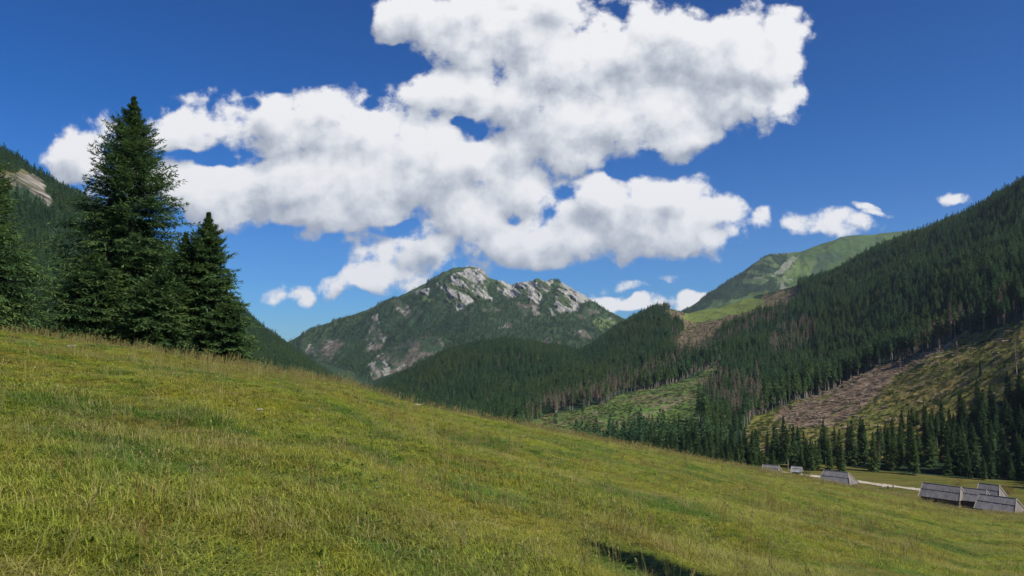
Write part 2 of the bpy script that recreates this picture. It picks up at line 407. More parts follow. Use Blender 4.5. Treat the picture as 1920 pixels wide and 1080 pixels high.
# ------------------------------------------------------------------ hillsides: sheets lofted through ridge and foot lines
def loft(name, rows, vk, umin, umax, nu, nv):
    """rows: near to far, each a list of (px, py, forward distance in m) -> grids of world coordinates"""
    U = np.linspace(umin, umax, nu); D = []; Z = []
    for row in rows:
        us, ds, zs = [], [], []
        for px, py, d in row:
            u, s = uv_px(px, py); us.append(u); ds.append(d); zs.append(s * d)
        us = np.array(us); ds = np.array(ds, float); zs = np.array(zs, float)
        Uc = np.clip(U, us[0], us[-1])
        D.append(np.interp(Uc, us, ds)); Z.append(np.interp(Uc, us, zs / ds) * D[-1])
    D = np.array(D).T; Z = np.array(Z).T
    v = np.linspace(0, vk[-1], nv)
    Dg = pchip(vk, D, v).T; Zg = pchip(vk, Z, v).T; Ug = np.broadcast_to(U, Dg.shape)
    return Ug * Dg, Dg.copy(), Zg.copy(), v
def grid_faces(n, k):
    idx = np.arange(n * k).reshape(n, k)
    return np.stack([idx[:-1, :-1], idx[:-1, 1:], idx[1:, 1:], idx[1:, :-1]], -1).reshape(-1, 4)

RNG = np.random.default_rng(7)
def scatter(X, Y, Z, dens, rng):
    """random points on a grid sheet; dens = trees per square metre of plan for each cell"""
    ax = X[1:, :-1] - X[:-1, :-1]; ay = Y[1:, :-1] - Y[:-1, :-1]; bx = X[:-1, 1:] - X[:-1, :-1]; by = Y[:-1, 1:] - Y[:-1, :-1]
    area = np.abs(ax * by - ay * bx)
    cnt = rng.poisson(area * dens)
    i, j = np.nonzero(cnt); c = cnt[i, j]; i = np.repeat(i, c); j = np.repeat(j, c)
    s = rng.random(len(i)); t = rng.random(len(i))
    def ip(G): return (G[i, j] * (1 - s) + G[i + 1, j] * s) * (1 - t) + (G[i, j + 1] * (1 - s) + G[i + 1, j + 1] * s) * t
    return ip(X), ip(Y), ip(Z)

def instancer(name, pts, scale, rot, idx, protos):
    """one object whose points carry copies of the prototype meshes (geometry nodes)"""
    me = bpy.data.meshes.new(name); n = len(pts)
    me.vertices.add(n); me.vertices.foreach_set('co', np.asarray(pts, dtype=np.float32).ravel())
    for nm, ty, key, arr in (('isc', 'FLOAT_VECTOR', 'vector', scale), ('irot', 'FLOAT_VECTOR', 'vector', rot), ('iidx', 'INT', 'value', idx)):
        a = me.attributes.new(nm, ty, 'POINT')
        a.data.foreach_set(key, np.asarray(arr, dtype=np.int32 if ty == 'INT' else np.float32).ravel())
    o = bpy.data.objects.new(name, me); COL.objects.link(o)
    ng = bpy.data.node_groups.new(name + ' copies', 'GeometryNodeTree')
    ng.interface.new_socket('Geometry', in_out='INPUT', socket_type='NodeSocketGeometry')
    ng.interface.new_socket('Geometry', in_out='OUTPUT', socket_type='NodeSocketGeometry')
    N, L = ng.nodes, ng.links
    gi = N.new('NodeGroupInput'); go = N.new('NodeGroupOutput'); jn = N.new('GeometryNodeJoinGeometry')
    def attr(nm, ty):
        q = N.new('GeometryNodeInputNamedAttribute'); q.data_type = ty; q.inputs['Name'].default_value = nm; return q.outputs[0]
    asc = attr('isc', 'FLOAT_VECTOR'); arot = attr('irot', 'FLOAT_VECTOR'); aid = attr('iidx', 'INT')
    er = N.new('FunctionNodeEulerToRotation'); L.new(arot, er.inputs[0])
    for k, p in enumerate(protos):
        cm = N.new('FunctionNodeCompare'); cm.data_type = 'INT'; cm.operation = 'EQUAL'
        L.new(aid, cm.inputs[2]); cm.inputs[3].default_value = k
        oi = N.new('GeometryNodeObjectInfo'); oi.inputs['Object'].default_value = p; oi.inputs['As Instance'].default_value = True
        ip = N.new('GeometryNodeInstanceOnPoints')
        L.new(gi.outputs[0], ip.inputs['Points']); L.new(cm.outputs[0], ip.inputs['Selection']); L.new(oi.outputs['Geometry'], ip.inputs['Instance'])
        L.new(er.outputs[0], ip.inputs['Rotation']); L.new(asc, ip.inputs['Scale']); L.new(ip.outputs[0], jn.inputs[0])
    L.new(jn.outputs[0], go.inputs[0])
    md_ = o.modifiers.new('copies', 'NODES'); md_.node_group = ng
    return o

# ------------------------------------------------------------------ spruces
def cards(base, dirv, side, length, width, fold=0.0):
    """narrow leaf-like diamonds, arrays of n: root, left, tip, right"""
    up = np.cross(dirv, side)
    mid = base + dirv * (length * .45)[:, None] - up * (fold * width)[:, None] * 0
    l = mid + side * (width * .5)[:, None] - np.array([0, 0, 1.]) * (fold * width)[:, None]
    r = mid - side * (width * .5)[:, None] - np.array([0, 0, 1.]) * (fold * width)[:, None]
    t = base + dirv * length[:, None]
    v = np.stack([base, l, t, r], 1).reshape(-1, 3)
    n = len(base); i = np.arange(n) * 4
    f = np.concatenate([np.stack([i, i + 1, i + 2], 1), np.stack([i, i + 2, i + 3], 1)])
    return v, f
def norm(a): return a / np.maximum(np.linalg.norm(a, axis=-1, keepdims=True), 1e-9)
def taper_trunk(H, r0, rng, sides=7, segs=10, bend=.15):
    v, f = [], []
    ph = rng.random() * 6.28
    for i in range(segs + 1):
        t = i / segs; r = r0 * (1 - t)**.85 + .012; cx = bend * math.sin(t * 3 + ph) * t; cy = bend * math.cos(t * 2.3 + ph) * t
        if i == 0: r *= 1.35
        for k in range(sides):
            a = 2 * math.pi * k / sides; v.append((cx + r * math.cos(a), cy + r * math.sin(a), H * t - .4 * (i == 0)))
    for i in range(segs):
        for k in range(sides):
            a = i * sides + k; b = i * sides + (k + 1) % sides; f.append((a, b, b + sides, a + sides))
    return np.array(v), f
def crown_mesh(rng, H, Rb, base, nb, npos, ncard, card_l, card_w, prof, droop=.35, spread=1.0, twig=.42, gaps=0.0, lop=None, tpow=1.25):
    """branches in loose whorls; every branch carries side twigs, every twig needle cards"""
    t = np.clip(np.linspace(0, 1, nb)**tpow + rng.normal(0, .01, nb), 0, .99)
    h = (base + (1 - base) * t) * H
    az = np.cumsum(np.full(nb, 2.39996)) + rng.normal(0, .35, nb)
    L_ = Rb * prof(t) * np.clip(rng.normal(1, .17, nb), .45, 1.4)
    # whole sectors of the tree reach further than others
    L_ *= 1 + .16 * np.sin(az * 2 + 3 * t * 4 + rng.random() * 6) + .10 * np.sin(az * 3 - t * 17)
    if lop is not None: L_ *= lop(az, t)
    if gaps: L_ *= np.where(rng.random(nb) < gaps, .35, 1)
    L_ = np.maximum(L_, .05 + .002 * H)
    el = R_(-8) + R_(62) * t**2.2 + rng.normal(0, R_(7), nb)
    s = np.linspace(.12, 1.0, npos)
    bi = np.repeat(np.arange(nb), npos); ss = np.tile(s, nb) + rng.normal(0, .02, nb * npos)
    def pos(bi, q):
        hx = np.cos(az[bi]); hy = np.sin(az[bi]); l = L_[bi]
        return np.stack([hx * l * q * np.cos(el[bi]), hy * l * q * np.cos(el[bi]),
                         h[bi] + l * q * np.sin(el[bi]) - droop * l * (q**2) * (1 - t[bi]) + .20 * l * np.maximum(q - .55, 0)**1.5 * 1.6], 1)
    p = pos(bi, ss); fwd = norm(pos(bi, ss + .03) - p)
    sidev = norm(np.cross(fwd, np.array([0, 0, 1.])))
    V, Fc, T = [], [], []; off = 0
    tw = twig * L_[bi] * (1.15 - ss) * np.clip(rng.normal(1, .2, len(bi)), .5, 1.5) + .06
    csz = np.clip(.35 + L_[bi] / Rb * 1.3, .4, 1.0)
    for sg in (-1, 1):
        td = norm(fwd * .75 + sidev * sg * spread + np.array([0, 0, -.22]) + rng.normal(0, .14, (len(bi), 3)))
        for c in range(ncard):
            q = (c + .15 + .5 * rng.random(len(bi))) / ncard
            b0 = p + td * (tw * q * .8)[:, None] + rng.normal(0, .03, (len(bi), 3)) * card_l
            d2 = norm(td + rng.normal(0, .38, (len(bi), 3)) + np.array([0, 0, .05]))
            sd = norm(np.cross(d2, np.array([0, 0, 1.])) + rng.normal(0, .35, (len(bi), 3)))
            ln = card_l * csz * np.clip(rng.normal(1, .25, len(bi)), .5, 1.6)
            v, f = cards(b0, d2, sd, ln, ln * card_w, .25)
            V.append(v); Fc.append(f + off); off += len(v)
            tt = np.clip(ss * .65 + q * .35, 0, 1)
            T.append(np.stack([tt - .15, tt, tt + .15, tt], 1).ravel())
    # needles along the branch itself and the leader
    sd = norm(sidev + rng.normal(0, .3, sidev.shape)); ln = card_l * 1.25 * csz
    v, f = cards(p, norm(fwd + rng.normal(0, .15, fwd.shape)), sd, ln, ln * card_w * 1.1, .2)
    V.append(v); Fc.append(f + off); off += len(v); T.append(np.repeat(ss, 4))
    v, f = cards(np.array([[0, 0, H * .965]]), np.array([[0, 0, 1.]]), np.array([[1., 0, 0]]), np.array([H * .045]), np.array([.14])); V.append(v); Fc.append(f + off); T.append(np.ones(4))
    return np.concatenate(V), np.concatenate(Fc), np.concatenate(T)
def prof_full(t): return (1 - t)**1.0 * (1 - .35 * np.exp(-t * 14)) + .02
def prof_slim(t): return (1 - t)**.92 * .95 * (1 - .3 * np.exp(-t * 10)) + .03
def prof_near(t): return np.interp(t, [0, .04, .21, .33, .44, .54, .64, .75, .83, .89, .955, 1], [.9, 1.0, .90, .78, .68, .60, .51, .36, .25, .13, .045, .01])

def merged(name, parts, mats, link=False):
    """one mesh of several pieces, each with its own material slot (used only for the copied far trees)"""
    V, Fc, MI = [], [], []; off = 0
    for k, (v, f) in enumerate(parts):
        if not isinstance(f, np.ndarray): 
            f = np.array([t for q in f for t in ((q[0], q[1], q[2]), (q[0], q[2], q[3]))])
        V.append(v); Fc.append(f + off); off += len(v); MI += [k] * len(f)
    return mesh_obj(name, np.concatenate(V), np.concatenate(Fc), link=link, mats=mats, mat_idx=MI)

rg = np.random.default_rng(21)
# far prototypes (about 20 m tall): 0-3 living, 4-5 living with a long bare trunk, 6-8 dead
far = []
for i in range(4):
    H = 20 + i; v, f, _ = crown_mesh(rg, H, 2.9 + .25 * i, .10, 60, 3, 1, 1.55, .52, [prof_full, prof_slim][i % 2], .3, twig=.30)
    far.append(merged('far spruce %d' % i, [(v, f), taper_trunk(H * .9, .22, rg, 4, 2)], [M['spruce_far'], M['bark_pale']]))
for i in range(2):
    H = 22 + i; v, f, _ = crown_mesh(rg, H, 2.3, .42 + .08 * i, 46, 3, 1, 1.35, .48, prof_slim, .3, twig=.30)
    far.append(merged('far edge spruce %d' % i, [(v, f), taper_trunk(H * .95, .26, rg, 5, 3)], [M['spruce_far'], M['bark_pale']]))
for i in range(3):
    H = 18 + 2 * i; v, f, _ = crown_mesh(rg, H, 1.7, .25 + .1 * i, 44, 3, 1, 1.05, .22, prof_slim, .5, twig=.3, gaps=.25)
    far.append(merged('far dead spruce %d' % i, [(v, f), taper_trunk(H, .24, rg, 5, 3)], [M['dead'], M['bark_pale']]))
# middle-distance prototypes for single trees: (crown mesh, trunk mesh)
mid = []
def mid_proto(name, H, Rb, base, nb, prof, mat, bark, npos=6, cl=.85, cw=.42, gaps=0.):
    v, f, tt = crown_mesh(rg, H, Rb, base, nb, npos, 1, cl, cw, prof, .32, twig=.34, gaps=gaps)
    c = mesh_obj('crown', v, f, mat, link=False, extra={'tip': tt})
    tv, tf = taper_trunk(H * .97, .012 * H, rg, 7, 6); k = mesh_obj('trunk', tv, tf, bark, link=False)
    mid.append((c.data, k.data, H)); bpy.data.objects.remove(c); bpy.data.objects.remove(k)
for i in range(5): mid_proto('m', 20, [3.1, 2.7, 3.4, 2.5, 2.9][i], [.06, .1, .05, .14, .08][i], 190, [prof_full, prof_slim][i % 2], M['spruce'], M['bark'])
mid_proto('m', 21, 2.4, .45, 120, prof_slim, M['spruce'], M['bark_pale'])
mid_proto('m', 18, 1.7, .25, 90, prof_slim, M['dead'], M['bark_pale'], 5, .7, .2, .25)
mid_proto('m', 15, 1.3, .35, 60, prof_slim, M['dead'], M['bark_pale'], 5, .6, .18, .3)
def place_tree(k, loc, s, rz, name, label, group=None, cat='tree', sxy=1.0):
    t = empty(name, loc, rz); t.scale = (s * sxy, s * sxy, s)
    a = bpy.data.objects.new('trunk', mid[k][1]); b = bpy.data.objects.new('crown', mid[k][0])
    for q in (a, b): COL.objects.link(q); q.parent = t
    return tag(t, label, cat, group)

# ------------------------------------------------------------------ colours of the ground cover
C_FOREST = np.array([.022, .045, .020]); C_GRASS = np.array([.10, .15, .03]); C_BROWN = np.array([.14, .095, .07])
C_ROCK = np.array([.28, .27, .245]); C_TAN = np.array([.20, .165, .085]); C_DEAD = np.array([.15, .11, .09]); C_OLIVE = np.array([.085, .11, .03])
def warp(px, py, amp, sc, seed):
    return px + amp * fbm(px / sc, py / sc, 4, seed), py + amp * .6 * fbm(px / sc, py / sc, 4, seed + 50)

def paint(c, m, colour, w=1.0):
    w = np.where(m, w, 0.0) if np.asarray(m).dtype == bool else m * w
    return c * (1 - w[..., None]) + np.asarray(colour) * w[..., None]

FORESTS = {}
def add_forest(key, x, y, z, idx, s):
    FORESTS.setdefault(key, []).append((x, y, z, idx, s))

# ---- the grey limestone mountain in the middle
def central_mountain():
    crest = [(380,760,2700),(470,700,2700),(548,642,2800),(600,613,2850),(650,596,2900),(700,580,2950),(760,555,3000),(800,533,3000),(830,513,3000),(848,505,3000),(880,502,3000),
             (902,507,3000),(915,522,3000),(940,531,3000),(955,537,3000),(975,531,3000),(1010,527,3000),(1045,529,3000),(1070,541,2980),(1100,561,2950),(1130,579,2950),
             (1175,601,2950),(1230,640,2900),(1330,700,2900)]
    mid_ = [(380,790,2300),(548,690,2350),(700,640,2450),(800,610,2520),(880,590,2560),(950,600,2580),(1040,600,2580),(1100,620,2560),(1175,650,2550),(1330,730,2500)]
    low = [(380,800,1900),(548,745,1900),(700,705,2000),(880,680,2050),(1000,680,2100),(1175,700,2100),(1330,760,2100)]
    foot = [(380,850,1500),(700,810,1500),(1330,810,1500)]
    back = [(px, 650 + (py - 650) * .45 + 20, d + 700) for px, py, d in crest]
    u0, _ = uv_px(380, 650); u1, _ = uv_px(1330, 650)
    X, Y, Z, v = loft('mountain', [foot, low, mid_, crest, back], [0, 1, 2, 3, 3.6], u0, u1, 860, 330)
    Vg = np.broadcast_to(v[:, None], X.shape)
    px, py = proj(X, Y, Z)
    wx, wy = warp(px, py, 9, 16, 3)
    rock = [[(867,506),(884,498),(905,503),(916,520),(912,540),(929,569),(924,571),(908,561),(884,569),(869,581),(855,576),(831,569),(843,552),(826,552),(848,530),(845,520)],
            [(769,554),(790,543),(805,550),(802,559),(783,557)], [(812,537),(824,526),(833,535),(824,542)],
            [(929,523),(946,525),(956,533),(970,529),(994,522),(1035,522),(1042,528),(1018,552),(1011,571),(994,571),(989,559),(970,561),(951,561),(936,545)],
            [(1047,545),(1056,533),(1085,542),(1109,566),(1085,573),(1078,590),(1056,593),(1035,576),(1042,559)]]
    rk = np.zeros(X.shape, bool)
    for p in rock: rk |= inpoly(wx, wy, p)
    rk &= (Vg > 1.5) & (Vg < 3.1)
    # soft mask for the crags
    soft = rk.astype(float)
    for _ in range(3):
        soft = (soft + np.roll(soft, 1, 0) + np.roll(soft, -1, 0) + np.roll(soft, 1, 1) + np.roll(soft, -1, 1)) / 5
    gully = ridged((X - Y * .25) / 170, Y / 420, 4, 31)
    crag = ridged((X + Z * .9) / 34, (Z * 1.2 + Y * .3) / 70, 5, 77, .6)
    fade = sstep(0, .6, Vg) * (1 - .75 * np.exp(-((Vg - 3) / .25)**2))
    Z = Z + gully * 26 * fade + fbm(X / 90, Y / 90, 4, 9) * 14 * fade + fbm(X / 22, Y / 22, 4, 19) * 5
    Y = Y - crag * 20 * soft; Z = Z + crag * 7 * soft
    streak = fbm((X * .75 + Z * .9) / 17, (X * .5 - Z * 1.1) / 70, 5, 41, .6)
    big = fbm(X / 60, Z / 60, 4, 44)
    rockf = sstep(-.13, .03, streak * 1.5 + .35 * big + .12) * np.clip(soft * 1.4, 0, 1)
    c = np.broadcast_to(C_FOREST, X.shape + (3,)).copy()
    tone = fbm(X / 260, Z / 140, 4, 61)
    c = paint(c, sstep(-.2, .35, tone), (.034, .060, .024))
    c = paint(c, sstep(2.45, 2.8, Vg) * (1 - sstep(3.4, 3.5, Vg)), (.046, .078, .030))
    c = paint(c, soft * .8, (.060, .085, .032))
    dead = [[(722,570),(738,564),(752,568),(772,582),(797,598),(788,606),(765,594),(745,584)],
            [(563,653),(590,640),(643,631),(652,653),(613,682),(590,679)], [(680,647),(690,607),(712,604),(727,627),(720,650),(697,660)],
            [(690,705),(710,667),(753,645),(797,638),(835,655),(800,679),(763,699),(740,715),(700,730)], [(1003,640),(1027,635),(1052,657),(1027,665),(1008,659)],
            [(866,590),(888,590),(890,600),(866,600)], [(902,590),(930,588),(936,598),(905,602)], [(966,575),(1000,572),(1012,596),(985,604)], [(934,615),(958,613),(958,622),(936,624)],
            [(1078,594),(1110,588),(1120,602),(1090,606)], [(1080,628),(1112,636),(1110,646),(1082,640)], [(1128,598),(1165,606),(1158,618),(1130,614)]]
    wx2, wy2 = warp(px, py, 14, 14, 13); dm = np.zeros(X.shape, bool)
    for p in dead: dm |= inpoly(wx2, wy2, p)
    c = paint(c, sstep(-.08, .22, fbm(X / 34, Z / 24, 5, 93, .68)) * dm, (.115, .098, .078), .85)
    spots = fbm(X / 26, Z / 26, 5, 91, .65)
    c = paint(c, sstep(.26, .40, spots) * dm, (.24, .22, .19), .8)
    gm = inpoly(wx, wy, [(1112,612),(1125,606),(1156,604),(1150,618),(1134,632),(1120,628)]); c = paint(c, gm, (.10, .14, .04), .85)
    gm = inpoly(wx, wy, [(790,560),(800,562),(812,574),(800,576)]); c = paint(c, gm, (.11, .15, .04), .8)
    cl = inpoly(wx2, wy2, [(694,702),(700,680),(722,676),(732,706)]) | inpoly(wx, wy, [(985,632),(991,632),(991,650),(985,650)]) | inpoly(wx, wy, [(1026,584),(1036,582),(1048,600),(1040,604)]) | inpoly(wx2, wy2, [(698,600),(712,596),(722,640),(708,628)])
    c = paint(c, cl, C_ROCK, .7 * sstep(-.05, .15, streak))
    pale = C_ROCK * (1 + .6 * fbm(X / 14, Z / 14, 4, 71, .65))[..., None]
    c = c * (1 - rockf[..., None]) + pale * rockf[..., None]
    o = mesh_obj('mountain', np.stack([X, Y, Z], -1).reshape(-1, 3), grid_faces(*X.shape), mat_terrain('mountain cover', .05, .25, .7, .3), smooth=True, col=np.clip(c, 0, 1).reshape(-1, 3))
    tag(o, 'grey limestone mountain with wooded flanks', kind='structure')
    open_ = (soft > .25) | dm | gm | cl | (Vg > 3.05) | (Vg < .8) | ((Vg > 2.72) & (fbm(X / 80, Z / 60, 3, 5) > -.15))
    dens = np.where(open_, 0, 1 / 55.)[:-1, :-1]
    x, y, z = scatter(X, Y, Z, dens, RNG); n = len(x)
    s = RNG.uniform(.32, .58, n); add_forest('mountain', x, y, z, RNG.integers(0, 4, n), s)
    dens = np.where(dm & (Vg < 3.0), 1 / 160., 0)[:-1, :-1]
    x, y, z = scatter(X, Y, Z, dens, RNG); n = len(x); add_forest('mountain', x, y, z, RNG.integers(6, 9, n), RNG.uniform(.32, .55, n))
central_mountain()

# ---- the round green summit behind the right-hand slope
def far_summit():
    crest = [(1120,700,3300),(1200,650,3300),(1275,586,3400),(1300,573,3450),(1340,547,3500),(1400,509,3600),(1425,490,3600),(1443,479,3600),(1470,477,3650),(1500,476,3700),(1540,462,3750),
             (1590,447,3800),(1612,446,3800),(1640,446,3850),(1660,442,3850),(1690,440,3900),(1800,430,3900),(2100,410,3900)]
    m1 = [(1120,720,2900),(1275,610,2900),(1340,585,2950),(1450,550,3000),(1600,520,3100),(2100,500,3100)]
    foot = [(1120,740,2300),(1275,680,2300),(1450,650,2300),(2100,640,2300)]
    back = [(px, 650 + (py - 650) * .5, d + 900) for px, py, d in crest]
    u0, _ = uv_px(1120, 650); u1, _ = uv_px(2100, 650)
    X, Y, Z, v = loft('s', [foot, m1, crest, back], [0, 1, 2, 2.6], u0, u1, 620, 200)
    Vg = np.broadcast_to(v[:, None], X.shape)
    Z = Z + (ridged((X - Y * .2) / 260, Y / 500, 4, 3) * 22 + fbm(X / 60, Y / 60, 4, 19) * 7) * sstep(0, .5, Vg) * (1 - .8 * np.exp(-((Vg - 2) / .2)**2))
    px, py = proj(X, Y, Z); wx, wy = warp(px, py, 16, 22, 5)
    c = np.broadcast_to(np.array([.055, .095, .024]), X.shape + (3,)).copy()
    c = paint(c, sstep(-.1, .3, fbm(X / 150, Z / 60, 4, 33)), (.090, .135, .030))
    green = inpoly(wx, wy, [(1470,470),(1540,455),(1700,430),(2100,400),(2100,520),(1640,520),(1560,480),(1530,520),(1480,520)])
    dark = inpoly(wx, wy, [(1200,660),(1275,580),(1340,545),(1440,478),(1475,476),(1490,500),(1465,520),(1480,535),(1470,545),(1420,545),(1380,560),(1330,570),(1290,590),(1290,700)])
    c = paint(c, dark, (.022, .045, .020), .92)
    f2 = fbm(X / 45, Z / 22, 4, 22); mixm = sstep(.0, .2, f2) * inpoly(wx, wy, [(1400,505),(1440,470),(1500,470),(1540,500),(1520,530),(1400,535)])
    c = paint(c, mixm, (.10, .14, .05), .8)
    sc_ = inpoly(wx, wy, [(1536,480),(1562,470),(1580,490),(1550,500),(1540,530),(1525,520)]); c = paint(c, sc_, (.036, .066, .03), .85)
    scree = inpoly(wx, wy, [(1462,525),(1470,522),(1480,532),(1474,545),(1468,540)]) | inpoly(wx, wy, [(1478,490),(1496,478),(1490,492),(1470,512),(1456,510)]) | (inpoly(wx, wy, [(1395,515),(1450,500),(1530,515),(1500,530),(1400,525)]) & (fbm(X / 30, Z / 12, 3, 12) > .32))
    c = paint(c, scree & (fbm(X / 25, Z / 14, 3, 13) > -.05), (.22, .22, .17), .7)
    br = inpoly(wx, wy, [(1288,600),(1290,588),(1335,562),(1400,556),(1445,555),(1400,575),(1330,600)]); c = paint(c, br, (.075, .125, .045), .9)
    o = mesh_obj('far_mountain', np.stack([X, Y, Z], -1).reshape(-1, 3), grid_faces(*X.shape), mat_terrain('alpine turf', .04, .2, .5, .3), smooth=True, col=np.clip(c, 0, 1).reshape(-1, 3))
    tag(o, 'round green summit above the wooded slope', kind='structure')
    dens = np.where(dark & ~scree & (mixm < .3) & (Vg < 1.93) & (Vg > .5), 1 / 110., 0)[:-1, :-1]
    x, y, z = scatter(X, Y, Z, dens, RNG); n = len(x); add_forest('summit', x, y, z, RNG.integers(0, 4, n), RNG.uniform(.28, .5, n))
far_summit()

# ---- the wooded hill on the left with the pale crag
def left_hill():
    crest = [(-900,90,650),(-400,200,750),(-150,275,850),(0,322,950),(30,334,960),(60,352,1000),(100,376,1050),(150,398,1100),(230,430,1200),(330,500,1300),(420,566,1400),(460,598,1450),
             (500,630,1500),(550,663,1520),(600,697,1550),(640,722,1550),(760,800,1500)]
    m1 = [(-900,400,420),(0,480,560),(230,560,640),(420,640,800),(500,680,900),(640,740,1000),(760,810,1000)]
    foot = [(-900,760,230),(0,760,300),(420,760,420),(760,830,500)]
    back = [(px, 650 + (py - 650) * .6, d + 500) for px, py, d in crest]
    u0, _ = uv_px(-900, 650); u1, _ = uv_px(760, 650)
    X, Y, Z, v = loft('l', [foot, m1, crest, back], [0, 1, 2, 2.5], u0, u1, 1100, 320)
    Vg = np.broadcast_to(v[:, None], X.shape)
    px0, py0 = proj(X, Y, Z)
    Z = Z + (ridged(X / 120, Y / 200, 4, 3) * 9 + fbm(X / 25, Y / 25, 3, 19) * 2) * sstep(0, .4, Vg) * (1 - .8 * np.exp(-((Vg - 2) / .2)**2))
    wx, wy = warp(px0, py0, 9, 20, 5)
    crag = inpoly(wx, wy, [(4,338),(40,330),(62,338),(80,358),(100,384),(92,396),(72,380),(48,362),(20,362),(2,352)])
    soft = crag.astype(float)
    for _ in range(2): soft = (soft + np.roll(soft, 1, 0) + np.roll(soft, -1, 0) + np.roll(soft, 1, 1) + np.roll(soft, -1, 1)) / 5
    cr = ridged(X / 12, Z / 20, 5, 8, .65); Y = Y - cr * 11 * soft; Z = Z + cr * 3 * soft
    c = np.broadcast_to(C_FOREST, X.shape + (3,)).copy()
    rocky = np.array([.20, .18, .145]) * np.clip(1 + 1.8 * fbm(X / 7, Z / 11, 4, 71, .65), .3, 1.7)[..., None]
    soft = soft * sstep(-.30, -.05, fbm(X / 16, Z / 13, 4, 171, .65) + .1)
    c = paint(c, crag, (.07, .08, .03))
    c = c * (1 - soft[..., None]) + rocky * soft[..., None]
    c = paint(c, inpoly(wx, wy, [(4,332),(60,326),(64,336),(30,338),(4,346)]), (.14, .13, .05), .8)
    o = mesh_obj('left_hill', np.stack([X, Y, Z], -1).reshape(-1, 3), grid_faces(*X.shape), mat_terrain('wooded hill ground', .12, .6, .6, .35), smooth=True, col=np.clip(c, 0, 1).reshape(-1, 3))
    tag(o, 'steep wooded hill with a pale crag behind the big spruces', kind='structure')
    near_crag = inpoly(px0, py0 - 6, [(0,330),(45,322),(70,335),(104,384),(96,402),(70,392),(45,375),(0,370)]) & (py0 > 336)
    vis = (px0 > -160)
    dens = np.where((soft > .2) | near_crag | (Vg > 2.06) | ~vis | (Vg < .35), 0, 1 / 19.)[:-1, :-1]
    x, y, z = scatter(X, Y, Z, dens, RNG); n = len(x); add_forest('left', x, y, z, RNG.integers(0, 4, n), np.clip(RNG.normal(.46, .12, n), .2, .8))
left_hill()

# ---- the valley side: wooded foothills, saddle, clearings and the long right-hand slope
C_CLEAR = [(960,830),(1000,800),(1020,790),(1100,766),(1160,744),(1260,712),(1310,696),(1358,682),(1342,708),(1312,735),(1302,762),(1318,800),(1330,868),(1250,872),(1120,872),(1000,880)]
E_CLEAR = [(1392,812),(1408,785),(1438,770),(1560,729),(1700,673),(1800,639),(1920,600),(2150,500),(2150,760),(1920,810),(1870,835),(1810,855),(1740,862),(1600,868),(1500,866),(1385,866)]
S_CLEAR = [(1236,588),(1262,584),(1290,592),(1350,577),(1420,560),(1470,545),(1500,532),(1505,552),(1470,580),(1430,596),(1360,622),(1325,645),(1300,668),(1268,668),(1270,640),(1282,622),(1270,606)]
VWOOD = [(1075,862),(1150,852),(1200,844),(1310,848),(1400,856),(1500,857),(1600,850),(1690,822),(1722,806),(1790,788),(1866,764),(1920,734),(2150,680),(2150,1000),(1920,905),(1850,905),(1760,893),(1600,885),(1400,905),(1200,905),(1075,900)]
DIRT = [(1450,786),(1470,768),(1560,726),(1700,670),(1790,636),(1800,648),(1735,684),(1680,706),(1655,738),(1610,772),(1560,800),(1500,802)]
SHEET = {}
